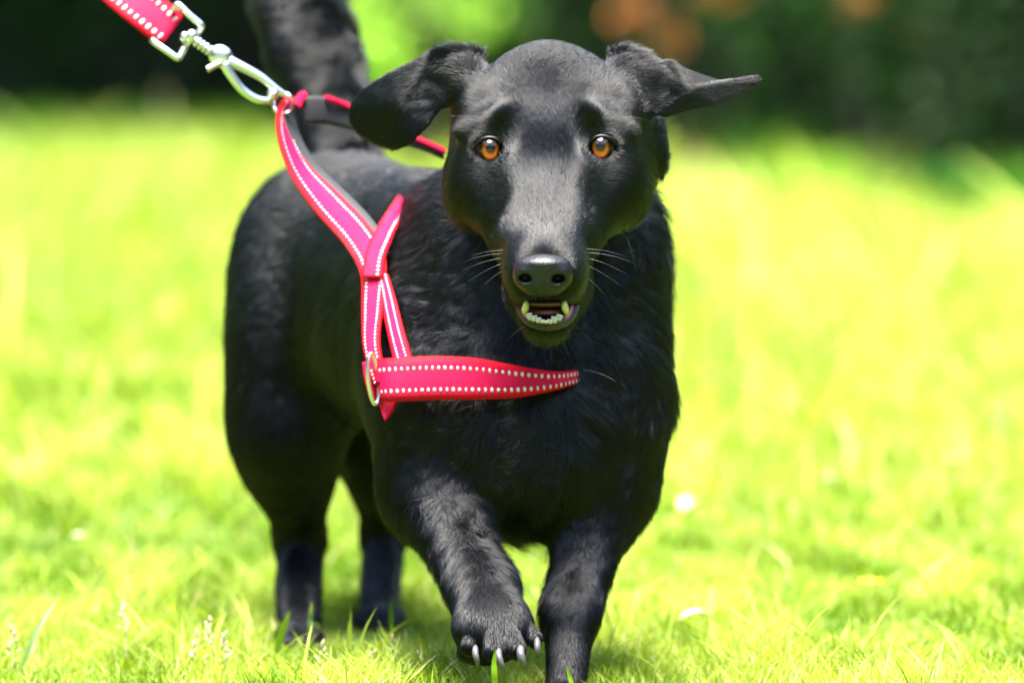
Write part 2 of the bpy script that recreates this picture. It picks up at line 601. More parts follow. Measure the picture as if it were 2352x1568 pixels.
# comb guides: position, direction (x right, y away, z up), length m, lift, reach m
def G(x, y, d, vx, vy, vz, L, lift, s=0.05):
    v = np.array([vx, vy, vz], float)
    return (P(x, y, d), v / np.linalg.norm(v), L, lift, s)
guides = [
    # muzzle and face
    G(1250, 570, 3.925, 0, 1, .9, .0035, .25, .018), G(1250, 480, 3.95, 0, .8, 1, .004, .25, .02),
    G(1250, 380, 3.99, 0, .3, 1, .005, .25, .025), G(1256, 250, 4.0, 0, .2, 1, .006, .3, .03),
    G(1200, 230, 4.0, -.35, .2, 1, .006, .3, .025), G(1310, 230, 4.0, .35, .2, 1, .006, .3, .025),
    G(1256, 125, 4.03, 0, .8, 1, .0065, 1.1, .03), G(1120, 180, 4.03, -.7, .5, .6, .007, .35, .03), G(1400, 180, 4.03, .7, .5, .6, .007, .35, .03),
    G(1185, 600, 3.93, -1, .6, -.1, .0035, .3, .016), G(1320, 600, 3.93, 1, .6, -.1, .0035, .3, .016),
    G(1190, 660, 3.94, -.6, .6, -.8, .004, .3, .014), G(1315, 660, 3.94, .6, .6, -.8, .004, .3, .014), G(1250, 690, 3.93, 0, .1, -1, .009, .35, .012),
    G(1080, 280, 4.01, -.8, .6, .3, .006, .3, .02), G(1440, 280, 4.01, .8, .6, .3, .006, .3, .02),
    G(1130, 400, 4.0, -.8, .6, -.5, .005, .25, .02), G(1375, 400, 4.0, .8, .6, -.5, .005, .25, .02),
    G(1060, 420, 4.04, -.5, .8, -.6, .007, .3, .03), G(1450, 420, 4.04, .5, .8, -.6, .007, .3, .03), G(1015, 450, 4.07, -.5, .6, -1, .016, .5, .022), G(1495, 450, 4.07, .5, .6, -1, .018, .55, .022), G(1060, 550, 4.06, -.3, .5, -1, .015, .5, .022), G(1450, 550, 4.06, .3, .5, -1, .015, .5, .022),
    G(1120, 540, 4.01, -.6, .7, -.8, .008, .35, .025), G(1400, 540, 4.01, .6, .7, -.8, .008, .35, .025),
    G(1256, 775, 3.94, 0, .5, -1, .006, .6, .016), G(1210, 765, 3.94, -.5, .5, -1, .0055, .6, .012), G(1300, 765, 3.94, .5, .5, -1, .0055, .6, .012),
    G(1256, 740, 4.0, 0, 1, -.8, .010, .5, .03),
    # ears
    G(1050, 115, 4.055, -1, .3, .5, .015, .7, .014), G(1440, 118, 4.055, 1, .3, .5, .015, .7, .014),
    G(950, 150, 4.05, -1, 0, -.4, .007, .3, .02), G(900, 230, 4.05, -.9, 0, -.6, .006, .2, .025), G(860, 300, 4.06, -.2, 0, -1, .005, .2, .02), G(980, 230, 4.05, -.7, 0, -.8, .007, .25, .02), G(930, 310, 4.06, -.3, 0, -1, .004, .2, .02),
    G(1500, 140, 4.05, 1, .1, .5, .011, .5, .012), G(1560, 170, 4.04, 1, .1, .1, .007, .3, .02), G(1640, 200, 4.05, 1, .2, .1, .005, .2, .02), G(1730, 180, 4.06, 1, .2, .3, .003, .2, .015), G(1560, 240, 4.04, 1, .1, -.2, .003, .15, .02),
    # neck ruff
    G(1080, 650, 4.08, -.6, .3, -1, .022, .42, .05), G(1450, 650, 4.08, .6, .3, -1, .022, .42, .05),
    G(1000, 480, 4.12, -.6, .6, -.7, .018, .4, .04), G(1520, 450, 4.14, .7, .5, -.8, .020, .5, .04), G(1520, 600, 4.12, .5, .4, -1, .022, .5, .04),
    G(1256, 820, 4.04, 0, -.1, -1, .024, .4, .05),
    # chest
    G(1150, 960, 4.04, -.35, 0, -1, .028, .3, .06), G(1320, 980, 4.04, .35, 0, -1, .028, .3, .06), G(1210, 1100, 4.05, 0, .1, -1, .030, .35, .05), G(1240, 1200, 4.08, .1, .3, -1, .026, .5, .04),
    G(1500, 820, 4.12, .5, .5, -1, .016, .3, .05), G(920, 760, 4.14, -.4, .7, -.9, .014, .25, .05), G(950, 950, 4.08, -.4, .4, -1, .012, .25, .05),
    G(900, 600, 4.22, -.5, .9, -.5, .014, .3, .07), G(1000, 400, 4.2, -1, .7, -.1, .013, 1.0, .06), G(850, 390, 4.4, -1, .7, -.2, .013, 1.0, .08),
    G(750, 480, 4.4, -.9, .8, -.7, .013, .7, .07), G(780, 750, 4.35, -.4, .7, -.9, .014, .3, .08), G(600, 700, 4.45, -.2, .6, -1, .014, .3, .07), G(600, 950, 4.42, .1, .4, -1, .012, .25, .07),
    G(830, 980, 4.3, 0, .7, -.8, .016, .4, .05),
    # legs
    G(680, 1250, 4.45, 0, .3, -1, .010, .3, .06), G(685, 1420, 4.4, 0, .1, -1, .008, .28, .03), G(880, 1250, 4.55, 0, .3, -1, .010, .3, .06), G(870, 1400, 4.5, 0, .1, -1, .008, .28, .03),
    G(960, 1080, 4.05, -.1, .2, -1, .006, .2, .035), G(1010, 1160, 4.0, .1, .1, -1, .005, .18, .03), G(665, 1120, 4.4, 0, .1, -1, .008, .2, .05), G(960, 1240, 4.1, -.3, .5, -.9, .020, .5, .025), G(1060, 1250, 4.02, .4, -.1, -1, .0048, .15, .035), G(1020, 1330, 4.04, -.1, .4, -1, .015, .5, .018), G(1120, 1370, 3.97, .2, -.1, -1, .0045, .15, .028), G(1150, 1320, 3.98, .3, -.1, -1, .0045, .15, .028),
    G(1150, 1440, 3.94, .1, -.2, -1, .0045, .2, .025), G(1100, 1455, 3.94, -.1, -.2, -1, .0045, .2, .02), G(1200, 1470, 3.95, .1, -.2, -1, .004, .2, .02), G(1060, 1480, 3.97, -.3, .2, -1, .008, .4, .012),
    G(1400, 1100, 4.08, 0, .2, -1, .008, .2, .04), G(1350, 1250, 4.05, -.2, 0, -1, .0048, .15, .035), G(1390, 1200, 4.06, -.1, 0, -1, .005, .15, .035), G(1310, 1420, 4.03, -.1, 0, -1, .0045, .15, .035), G(1300, 1570, 3.98, 0, -.4, -.8, .0045, .2, .03), G(1440, 1200, 4.14, .3, .5, -1, .013, .4, .03),
    # tail
    G(780, 290, 4.56, -.8, 0, -.8, .013, .7, .06), G(720, 120, 4.58, -.9, 0, -.6, .014, .7, .06), G(680, -10, 4.6, -.9, 0, -.6, .014, .7, .06), G(620, -180, 4.65, -.4, 0, 1, .014, .4, .06),
]
gp = np.array([g[0] for g in guides]); gd = np.array([g[1] for g in guides])
gl = np.array([g[2] for g in guides]); gt = np.array([g[3] for g in guides]); gs = np.array([g[4] for g in guides])

def comb_field(p):
    d2 = ((p[:, None, :] - gp[None]) ** 2).sum(-1)
    w = np.exp(-d2 / (2 * gs ** 2)) + 1e-5 / (1e-4 + d2 / gs ** 2 * 0.01) ** 2 * 1e-3
    w /= w.sum(1, keepdims=True)
    return w @ gd, w @ gl, w @ gt

def project(p):
    q = p - CAM
    dep = q @ _F
    return 1176 + FPX * (q @ _R) / dep, 784 - FPX * (q @ _U) / dep

# density weights
front = np.clip(-tn[:, 1] + 0.35, 0.12, 1.0)
inhead = np.linalg.norm((tcen - H(1256, 400, 60)) / np.array([0.165, 0.12, 0.12]), axis=1) < 1.0
wgt = tarea * front * np.where(inhead & (tcen[:, 1] < 4.09), 3.6, 1.0)
wgt *= np.where(tcen[:, 1] > 4.35, 0.7, 1.0)
N_HAIR = 480000
pick = rng.choice(len(tri), size=N_HAIR, p=wgt / wgt.sum())
u = rng.random(N_HAIR); v_ = rng.random(N_HAIR)
fl = u + v_ > 1
u[fl] = 1 - u[fl]; v_[fl] = 1 - v_[fl]
root = ta[pick] + u[:, None] * (tb - ta)[pick] + v_[:, None] * (tc_ - ta)[pick]
nrm = bn[tri[pick, 0]] * (1 - u - v_)[:, None] + bn[tri[pick, 1]] * u[:, None] + bn[tri[pick, 2]] * v_[:, None]
nrm /= np.linalg.norm(nrm, axis=1, keepdims=True)
# bare places: eye openings, nose leather, inside of the mouth
keep = np.ones(N_HAIR, bool)
rx_, ry_ = project(root)
for ex, ey, ez in EYES:
    keep &= ~((((rx_ - ex) / 33) ** 2 + ((ry_ - ey - 3) / 24) ** 2 < 1) & (root[:, 1] < 4.03))
keep &= ~((((rx_ - 1247) / 68) ** 2 + ((ry_ - 632) / 43) ** 2 < 1) & (root[:, 1] < 3.955))
keep &= ~((np.abs(rx_ - 1257) < 62) & (ry_ > 694) & (ry_ < 760 - ((rx_ - 1257) / 62) ** 2 * 16) & (root[:, 1] < 4.0))
root, nrm = root[keep], nrm[keep]
n_h = len(root)
dirs = np.empty_like(root); Ls = np.empty(n_h); lift = np.empty(n_h)
for s in range(0, n_h, 40000):
    a, b, c = comb_field(root[s:s + 40000])
    dirs[s:s + 40000], Ls[s:s + 40000], lift[s:s + 40000] = a, b, c
# waves and tufts
nz1 = SineNoise(0.045, seed=1)(root); nz2 = SineNoise(0.013, seed=2)(root); nz3 = SineNoise(0.006, seed=5)(root)
Ls = np.where(Ls > 0.012, 0.012 + (Ls - 0.012) * 0.62, Ls)
longf = np.clip((Ls - 0.007) / 0.014, 0, 1)[:, None]
dirs = dirs + nz1 * (0.05 + 0.21 * longf) + nz2 * (0.01 + 0.29 * longf) + rng.normal(size=root.shape) * (0.10 + 0.05 * longf)
crown = np.exp(-(((root - H(1258, 100, 130)) / np.array([.055, .07, .022])) ** 2).sum(1))
dirs[:, 0] += rng.normal(size=n_h) * 1.3 * crown; lift = lift + 0.5 * crown
T = dirs - nrm * (dirs * nrm).sum(1, keepdims=True)
T /= np.maximum(np.linalg.norm(T, axis=1, keepdims=True), 1e-6)
sleek = np.clip((0.010 - Ls) / 0.004, 0, 1)
Ls = Ls * (1 - 0.2 * sleek); lift = lift * (1 - 0.3 * sleek)
Ls = Ls * rng.uniform(0.7, 1.15, n_h) * (1 + 0.25 * nz1[:, 0] * longf[:, 0])
lift = lift * rng.uniform(0.6, 1.4, n_h) * (1 + 0.35 * nz2[:, 1] * longf[:, 0])
NP = 5
s_ = np.linspace(0, 1, NP)
pos = np.zeros((n_h, NP, 3), dtype=np.float32)
bendv = nz2 * 0.10 * longf + nz3 * (0.012 + 0.05 * longf)
for i, s in enumerate(s_):
    hgt = lift * (s - 0.55 * s * s)
    pos[:, i] = root + Ls[:, None] * (T * s * 0.95 + nrm * hgt[:, None] + bendv * s * s + np.array([0, 0, -0.12]) * s * s * longf)
rad = (0.00008 + 0.00005 * np.clip((Ls - 0.006) / 0.005, 0, 1))[:, None] * np.array([1.0, 0.95, 0.8, 0.55, 0.15])[None, :] * rng.uniform(0.8, 1.2, (n_h, 1))

def make_hair(name, pos, rad, mat, parent):
    hc = bpy.data.hair_curves.new(name)
    n, k, _ = pos.shape
    hc.add_curves([k] * n)
    loc = np.array(world_loc(parent), dtype=np.float32)
    hc.position_data.foreach_set("vector", (pos - loc).astype(np.float32).ravel())
    at = hc.attributes.get("radius") or hc.attributes.new("radius", 'FLOAT', 'POINT')
    at.data.foreach_set("value", rad.astype(np.float32).ravel())
    hc.materials.append(mat)
    o = bpy.data.objects.new(name, hc)
    return link(o, parent)
fur = make_hair("fur", pos, rad, M_FUR, dog)
fur["kind"] = "stuff"

# ------------------------------------------------------------------ eyes
def iris_material():
    m, nt, b = new_mat("amber_iris")
    tc = nt.nodes.new("ShaderNodeTexCoord")
    sep = nt.nodes.new("ShaderNodeSeparateXYZ")
    nt.links.new(tc.outputs["Object"], sep.inputs[0])
    cmb = nt.nodes.new("ShaderNodeCombineXYZ")
    nt.links.new(sep.outputs[0], cmb.inputs[0]); nt.links.new(sep.outputs[2], cmb.inputs[1])
    ln = nt.nodes.new("ShaderNodeVectorMath"); ln.operation = 'LENGTH'
    nt.links.new(cmb.outputs[0], ln.inputs[0])
    dv = nt.nodes.new("ShaderNodeMath"); dv.operation = 'DIVIDE'; dv.inputs[1].default_value = px(26)
    nt.links.new(ln.outputs["Value"], dv.inputs[0])
    rp = nt.nodes.new("ShaderNodeValToRGB")
    e = rp.color_ramp.elements
    e[0].position = 0.30; e[0].color = (0.06, 0.018, 0.003, 1)
    e[1].position = 0.5; e[1].color = (0.26, 0.062, 0.003, 1)
    x = e.new(0.80); x.color = (0.34, 0.075, 0.002, 1)
    x = e.new(0.95); x.color = (0.03, 0.01, 0.002, 1)
    nt.links.new(dv.outputs[0], rp.inputs[0])
    # radial fibres
    at2 = nt.nodes.new("ShaderNodeMath"); at2.operation = 'ARCTAN2'
    nt.links.new(sep.outputs[2], at2.inputs[0]); nt.links.new(sep.outputs[0], at2.inputs[1])
    c2 = nt.nodes.new("ShaderNodeCombineXYZ")
    nt.links.new(at2.outputs[0], c2.inputs[0]); nt.links.new(dv.outputs[0], c2.inputs[1])
    sc = nt.nodes.new("ShaderNodeVectorMath"); sc.operation = 'MULTIPLY'; sc.inputs[1].default_value = (14, 2.5, 1)
    nt.links.new(c2.outputs[0], sc.inputs[0])
    nz = nt.nodes.new("ShaderNodeTexNoise"); nz.inputs["Scale"].default_value = 1.0; nz.inputs["Detail"].default_value = 3
    nt.links.new(sc.outputs[0], nz.inputs["Vector"])
    mp = nt.nodes.new("ShaderNodeMapRange"); mp.inputs[1].default_value = .3; mp.inputs[2].default_value = .7; mp.inputs[3].default_value = .55; mp.inputs[4].default_value = 1.3
    nt.links.new(nz.outputs["Fac"], mp.inputs[0])
    vm = nt.nodes.new("ShaderNodeVectorMath"); vm.operation = 'SCALE'
    nt.links.new(rp.outputs[0], vm.inputs[0]); nt.links.new(mp.outputs[0], vm.inputs[3])
    nt.links.new(vm.outputs[0], b.inputs["Base Color"])
    b.inputs["Roughness"].default_value = 0.4
    b.inputs["Specular IOR Level"].default_value = 0.2
    return m
M_IRIS = iris_material()
M_PUPIL = simple_mat("pupil", (0.004, 0.006, 0.009), 0.3, spec=0.2)
M_SCLERA = simple_mat("dark_sclera", (0.05, 0.03, 0.025), 0.25, spec=0.5)
m, nt, b = new_mat("cornea")
nt.nodes.remove(b)
gl_ = nt.nodes.new("ShaderNodeBsdfGlossy"); gl_.inputs["Roughness"].default_value = 0.03
tr_ = nt.nodes.new("ShaderNodeBsdfTransparent")
fr_ = nt.nodes.new("ShaderNodeFresnel"); fr_.inputs["IOR"].default_value = 1.47
mx_ = nt.nodes.new("ShaderNodeMixShader")
nt.links.new(fr_.outputs[0], mx_.inputs[0]); nt.links.new(tr_.outputs[0], mx_.inputs[1]); nt.links.new(gl_.outputs[0], mx_.inputs[2])
nt.links.new(mx_.outputs[0], nt.nodes["Material Output"].inputs[0])
M_CORNEA = m

def disc(c, r, bulge, n=40, rings=8, r0=0.0):
    """disc facing -Y"""
    vs, fs = [], []
    for i in range(rings + 1):
        t = r0 + (1 - r0) * i / rings
        for j in range(n):
            a = 2 * math.pi * j / n
            vs.append(np.array(c) + np.array([math.cos(a) * r * t, bulge(t), math.sin(a) * r * t]))
    for i in range(rings):
        for j in range(n):
            fs.append((i * n + j, i * n + (j + 1) % n, (i + 1) * n + (j + 1) % n, (i + 1) * n + j))
    return vs, fs

for si, (ex, ey, ez) in enumerate(EYES):
    c = H(ex, ey, ez)
    R = px(36)
    e = empty("eye", c - DOG_BASE); e.parent = dog
    sv, sf = sphere(c, R * 0.985, nu=32, nv=20)
    for q in sv: q[1] = max(q[1], c[1] - R * 0.72)
    mesh_obj("eyeball", sv, sf, M_SCLERA, e)
    gx = 1126 if si == 0 else 1379
    ic = H(gx - 0 if si == 0 else gx, 341 if si == 0 else 337, ez)
    io = np.array([ic[0], c[1] - R * 0.80, ic[2]])
    ir = px(27)
    iobj = empty("iris", Vector(io) - Vector(c)); iobj.parent = e
    # keep three levels: iris is a mesh whose origin is its own centre
    bpy.data.objects.remove(iobj)
    iv, if_ = disc((0, 0, 0), ir, lambda t: 0.0004 * (1 - t * t) - 0.0001, r0=0.0)
    me = bpy.data.meshes.new("iris"); me.from_pydata([tuple(q) for q in iv], [], if_); me.materials.append(M_IRIS)
    io_o = bpy.data.objects.new("iris", me); io_o.location = Vector(io) - Vector(c); link(io_o, e)
    pv, pf = disc((0, 0, 0), px(9.5), lambda t: -0.0003, n=28, rings=3)
    me = bpy.data.meshes.new("pupil"); me.from_pydata([tuple(q) for q in pv], [], pf); me.materials.append(M_PUPIL)
    po = bpy.data.objects.new("pupil", me); po.location = Vector(io) - Vector(c) + Vector((px(1), 0, px(2))); link(po, e)
    Rc = px(26.6)
    cz = lambda t: -(math.sqrt(Rc ** 2 - (px(26) * t) ** 2) - math.sqrt(Rc ** 2 - px(26) ** 2)) * 0.9 - 0.0003
    cv, cf = disc((0, 0, 0), px(26), cz, rings=14)
    me = bpy.data.meshes.new("cornea"); me.from_pydata([tuple(q) for q in cv], [], cf); me.materials.append(M_CORNEA)
    me.polygons.foreach_set("use_smooth", [True] * len(me.polygons))
    co = bpy.data.objects.new("cornea", me); co.location = Vector(io) - Vector(c); link(co, e)
    me.flip_normals()
    # eyelid rims
    flip = 1 if si == 0 else -1
    if si == 0:
        up = [(1088, 352), (1095, 335), (1110, 320), (1130, 317), (1147, 326), (1159, 347), (1166, 364)]
        lo = [(1088, 350), (1097, 363), (1112, 370), (1130, 372), (1146, 368), (1158, 365), (1165, 362)]
    else:
        up = [(1342, 362), (1348, 343), (1361, 321), (1380, 313), (1400, 319), (1414, 335), (1421, 346)]
        lo = [(1344, 360), (1354, 365), (1370, 369), (1390, 367), (1405, 360), (1415, 350), (1420, 344)]
    def on_ball(q, add):
        w = H(q[0], q[1], ez)
        dx, dz = w[0] - c[0], w[2] - c[2]
        rr = (R + add) ** 2 - dx * dx - dz * dz
        y = c[1] - math.sqrt(max(rr, (R * 0.35) ** 2))
        return np.array([w[0], y, w[2]])
    up = [(ex + (a - ex) * 1.08, b_ - 1) for a, b_ in up]; lo = [(ex + (a - ex) * 1.08, b_ + 1.5) for a, b_ in lo]
    U_ = catmull([on_ball(q, 0.0018) for q in up], 22)
    L_ = catmull([on_ball(q, 0.0010) for q in lo], 22)
    tt = np.linspace(0, 1, 22)
    mesh_obj("upper_eyelid", *tube(U_, 0.0017 * (0.45 + 0.55 * np.sin(tt * math.pi)), 8), M_LID, e)
    mesh_obj("lower_eyelid", *tube(L_, 0.0013 * (0.7 + 0.3 * np.sin(tt * math.pi)), 8), M_LOWLID, e)

# ------------------------------------------------------------------ nose
Nz = Blob()
def NE(x, y, z, rx, ry, rz, k=0.004, rot=(0, 0, 0), sub=False):
    Nz.ell(H(x, y, z), (px(rx), px(rz), px(ry)), k, rot, sub)
NE(1247, 604, -231, 62, 22, 62, 0.006)
NE(1247, 634, -255, 46, 38, 34, 0.008)
NE(1208, 632, -249, 30, 32, 34, 0.005)
NE(1286, 632, -249, 30, 32, 34, 0.005)
NE(1247, 660, -245, 38, 20, 30, 0.008)
NE(1205, 640, -285, 15, 10, 28, 0.003, sub=True)
NE(1283, 641, -285, 15, 10, 28, 0.003, sub=True)
Nz.cone(H(1186, 655, -267), px(3.2), H(1203, 646, -289), px(3.2), 0.003, sub=True)
Nz.cone(H(1304, 656, -267), px(3.2), H(1286, 647, -289), px(3.2), 0.003, sub=True)
Nz.cone(H(1247, 652, -292), px(2.2), H(1247, 682, -271), px(2.2), 0.003, sub=True)
nv_, nq_ = Nz.mesh(0.0006)
nose = fast_mesh("nose", nv_, orient(nv_, nq_), M_NOSE, dog)

# ------------------------------------------------------------------ mouth
mouth = empty("mouth", H(1256, 715, -190) - DOG_BASE); mouth.parent = dog
mesh_obj("mouth_lining", *sphere(H(1256, 712, -150), (px(56), px(60), px(24))), M_MOUTH, mouth)
tv, tf = sphere(H(1256, 716, -185), (px(34), px(50), px(12)))
mesh_obj("tongue", tv, tf, M_TONGUE, mouth)
mesh_obj("palate", *sphere(H(1254, 697, -205), (px(42), px(36), px(9))), M_TONGUE, mouth)
# lower lip and gum as arcs
def arc(x0, x1, ytop, ydip, z0, zdip, n=17, pw=2.0):
    out = []
    for t in np.linspace(-1, 1, n):
        x = (x0 + x1) / 2 + (x1 - x0) / 2 * math.sin(t * math.pi / 2)
        h = abs(t) ** pw
        out.append(H(x, ydip + (ytop - ydip) * h, zdip + (z0 - zdip) * h))
    return np.array(out)
mesh_obj("lower_lip", *tube(arc(1196, 1319, 694, 749, -120, -222), 0.0036, 10), M_LIP, mouth)
mesh_obj("lip_edge", *tube(arc(1200, 1315, 694, 742, -130, -234), 0.0015, 10), simple_mat("wet_lip_edge", (0.035, 0.02, 0.022), 0.3, spec=0.5), mouth)
mesh_obj("gum", *tube(arc(1201, 1312, 697, 743, -160, -226), 0.0018, 10), M_GUM, mouth)
for i, (tx, ty, tw, th) in enumerate(((1217, 727, 7.5, 9), (1227, 731, 8.3, 7), (1237, 735, 8.0, 6.5), (1246, 738, 6.8, 4.5), (1254, 739, 6, 3.5), (1263, 738, 7.5, 5.5), (1273, 734, 8.5, 8), (1284, 729, 8, 7.5))):
    k_ = np.random.default_rng(i).uniform(.9, 1.1)
    tv, tf = sphere((0, 0, 0), (1, 1, 1), None, 16, 12)
    tv = np.array([np.sign(q) * np.abs(q) ** 0.5 for q in tv]) * np.array([px(tw) * k_ * .92, px(5.5), px(th)])
    tv[:, 0] *= 1 + 0.22 * tv[:, 2] / px(th)
    mesh_obj("tooth", tv @ rot_matrix(0, (tx - 1252) * 0.45, 0).T + H(tx, ty, -243 + abs(tx - 1252) * 0.5), tf, M_TOOTH, mouth)
for sx, lean in ((1207, 6), (1298, -6)):
    pts = [H(sx - lean * 0.3, 718, -205), H(sx, 709, -214), H(sx + lean * 0.3, 697, -212), H(sx + lean * 0.6, 680, -196)]
    mesh_obj("canine_tooth", *tube(catmull(pts, 10), px(0.86) * np.array([7, 8.5, 9.3, 9.7, 9.5, 9, 8, 7, 5, 3]), 12), M_CANINE, mouth)

# whiskers
def whisker(p0, v, L, r=0.00010, droop=0.2):
    p0 = np.asarray(p0, float); v = np.asarray(v, float); v = v / np.linalg.norm(v)
    s = np.linspace(0, 1, 9)
    pts = p0 + L * (s[:, None] * v + (s ** 2)[:, None] * np.array([0, 0.15, -droop]))
    return tube(pts, r * (1.05 - s * 0.85), 4, caps=False)
M_WHISK = simple_mat("whisker_hair", (0.07, 0.07, 0.075), 0.3)
for (x, y, z, vx, vz, L) in ((1165, 575, -150, -1, .05, .026), (1160, 582, -150, -1, .0, .030), (1158, 592, -150, -1, -.1, .030), (1162, 602, -150, -1, -.3, .028), (1168, 614, -155, -1, -.5, .022),
                             (1336, 572, -150, 1, .05, .030), (1342, 580, -150, 1, .0, .036), (1346, 592, -150, 1, -.2, .030), (1338, 606, -155, 1, -.35, .028), (1330, 622, -160, 1, -.7, .024),
                             (1110, 272, 35, -1, .25, .028), (1398, 268, 35, 1, .1, .030), (1390, 540, 20, .3, -1, .02), (1440, 545, 40, .35, -1, .022),
                             (1205, 748, -190, -1, -.6, .014), (1290, 770, -190, .4, -1, .014), (1225, 770, -190, -.2, -1, .012), (1262, 776, -190, .1, -1, .014)):
    mesh_obj("whisker", *whisker(H(x, y, z), (vx, -0.25, vz), L), M_WHISK, dog)
mesh_obj("whisker", *whisker(P(1340, 850, 4.04), (1, -0.5, .0), .026, 0.0003, .3), M_WHISK, dog)

# claws
def claw(tx, ty, td, L, lean=0.0, w=9):
    pts = [P(tx, ty - 16, td - 0.004), P(tx, ty, td - 0.011), P(tx + lean, ty + L * 0.6, td - 0.011), P(tx + lean * 1.3, ty + L, td - 0.005)]
    return tube(catmull(pts, 10), px(1) * w * np.array([.6, .9, 1, 1, .95, .85, .72, .55, .36, .12]), 10, squash=1.2)
for a in ((1092, 1500, 3.950, 34, 5, 7.5), (1146, 1508, 3.936, 38, 8, 8), (1196, 1502, 3.938, 36, 6, 9.5), (1234, 1482, 3.956, 32, 1, 7.5)):
    mesh_obj("claw", *claw(*a), M_CLAW, dog)
for tx in (-46, -16, 16, 46):
    mesh_obj("claw", *tube(catmull([P(1296 + tx, 1628, 3.938), P(1296 + tx, 1638, 3.930), P(1296 + tx, 1646, 3.928)], 6), px(1) * np.array([9, 9, 8, 6, 4, 1]), 8), M_CLAW, dog)
#==ENDBODY==

#==HARNESS==
# ------------------------------------------------------------------ harness
def ribbon(Lp, Rp, n, thick, push=0.0):
    """strap between two edge lines; returns verts, faces and the two smooth edges"""
    A = catmull(Lp, n); B_ = catmull(Rp, n)
    T = np.gradient((A + B_) / 2, axis=0)
    W = B_ - A
    N = np.cross(T, W)
    N /= np.maximum(np.linalg.norm(N, axis=1, keepdims=True), 1e-9)
    sgn = np.sign((N * (CAM - (A + B_) / 2)).sum(1).mean())
    N = N * sgn
    m = 7
    vs, fs = [], []
    for i in range(n):
        for j in range(m):
            t = j / (m - 1)
            crown = math.sin(t * math.pi) * 0.0007
            vs.append(A[i] + W[i] * t + N[i] * (push + thick * 0.5 + crown))
        for j in range(m):
            t = 1 - j / (m - 1)
            vs.append(A[i] + W[i] * t + N[i] * (push - thick * 0.5))
    k = 2 * m
    for i in range(n - 1):
        for j in range(k):
            fs.append((i * k + j, i * k + (j + 1) % k, (i + 1) * k + (j + 1) % k, (i + 1) * k + j))
    fs.append(tuple(range(k))[::-1]); fs.append(tuple(range((n - 1) * k, n * k)))
    return (vs, fs), (A + N * push, W, N)

def set_edge(o):
    """tint imitating sky sheen and oversaturation: marks the outermost weave of a strap made by ribbon()"""
    a = o.data.attributes.new("edge", 'FLOAT', 'POINT')
    e7 = [1, .35, 0, 0, 0, .35, 1]
    a.data.foreach_set("value", (e7 + e7) * (len(o.data.vertices) // 14))

def stitches(geo, v, step, lw, ww, thick, t0=0.0, t1=1.0):
    A, W, N = geo
    pts = A + W * v
    seg = np.linalg.norm(np.diff(pts, axis=0), axis=1)
    cs = np.concatenate([[0], np.cumsum(seg)])
    mb = MB()
    s = cs[-1] * t0 + step / 2
    while s < cs[-1] * t1:
        c = np.array([np.interp(s, cs, pts[:, k]) for k in range(3)])
        i = min(np.searchsorted(cs, s), len(pts) - 1)
        n_ = N[i]; w_ = W[i] / np.linalg.norm(W[i]); t_ = np.cross(w_, n_)
        R = np.stack([t_, w_, n_], 1)
        mb.add(sphere(c + n_ * (thick * 0.5 + 0.0003 + 0.0006 * math.sin(v * math.pi)), (lw * random.uniform(.8, 1.15), ww * random.uniform(.85, 1.12), 0.0002), R, 8, 4))
        s += step
    return mb

def PP(l): return [P(*q) for q in l]
harness = empty("dog_harness", P(1000, 850, 4.06))
tag(harness, "pinkish red webbing harness with reflective stitching worn by the black dog", "harness")

def strap(name, Lp, Rp, n, mat, thick=0.0022, rows=((0.2, 1), (0.8, 1)), step=0.0034, lw=0.0010, ww=0.0012, parent=None, push=0.0, t0=0, t1=1, pad=False):
    g, geo = ribbon(PP(Lp), PP(Rp), n, thick, push)
    o = mesh_obj(name, *g, mat, parent if parent else harness)
    set_edge(o)
    for v, _ in rows:
        mb = stitches(geo, v, step, lw, ww, thick, t0, t1)
        q = mb.build("reflective_stitching", M_REFLECT, o); q["kind"] = "stuff"
    return o

# shoulder strap from leash ring down to the chest ring
A_L = [(648, 232, 4.20), (638, 262, 4.19), (640, 320, 4.175), (668, 400, 4.165), (722, 482, 4.155), (790, 560, 4.145), (828, 630, 4.13), (832, 720, 4.11), (836, 800, 4.085), (858, 882, 4.065)]
A_R = [(690, 222, 4.22), (664, 262, 4.215), (674, 318, 4.20), (712, 385, 4.19), (778, 448, 4.175), (848, 520, 4.155), (886, 590, 4.135), (880, 700, 4.105), (872, 790, 4.075), (892, 880, 4.055)]
strap("shoulder_strap", A_L, A_R, 60, M_PINK, step=0.0034, lw=0.0011, ww=0.0009)
# dark padding behind it
B_L = [(x + 12, y + 2, d + .010) for x, y, d in A_L[:7]]
B_R = [(x + 12, y - 8, d + .010) for x, y, d in A_R[:7]]
strap("padding", B_L, B_R, 44, M_PAD, thick=0.003, rows=())
# branch going up behind the neck fur
strap("neck_strap", [(832, 640, 4.125), (842, 580, 4.135), (862, 530, 4.15), (885, 490, 4.175), (910, 455, 4.24)], [(882, 640, 4.120), (884, 600, 4.130), (896, 560, 4.145), (912, 520, 4.17), (940, 482, 4.24)], 22, M_PINK, push=0.002, rows=((0.75, 1),))
# inner strap down to the chest band
strap("inner_strap", [(868, 630, 4.126), (878, 700, 4.106), (892, 770, 4.078), (908, 838, 4.058)], [(892, 632, 4.122), (910, 690, 4.102), (928, 760, 4.070), (950, 835, 4.050)], 24, M_PINK, rows=((0.3, 1), (0.75, 1)), step=0.0030, lw=0.0011, ww=0.0007)
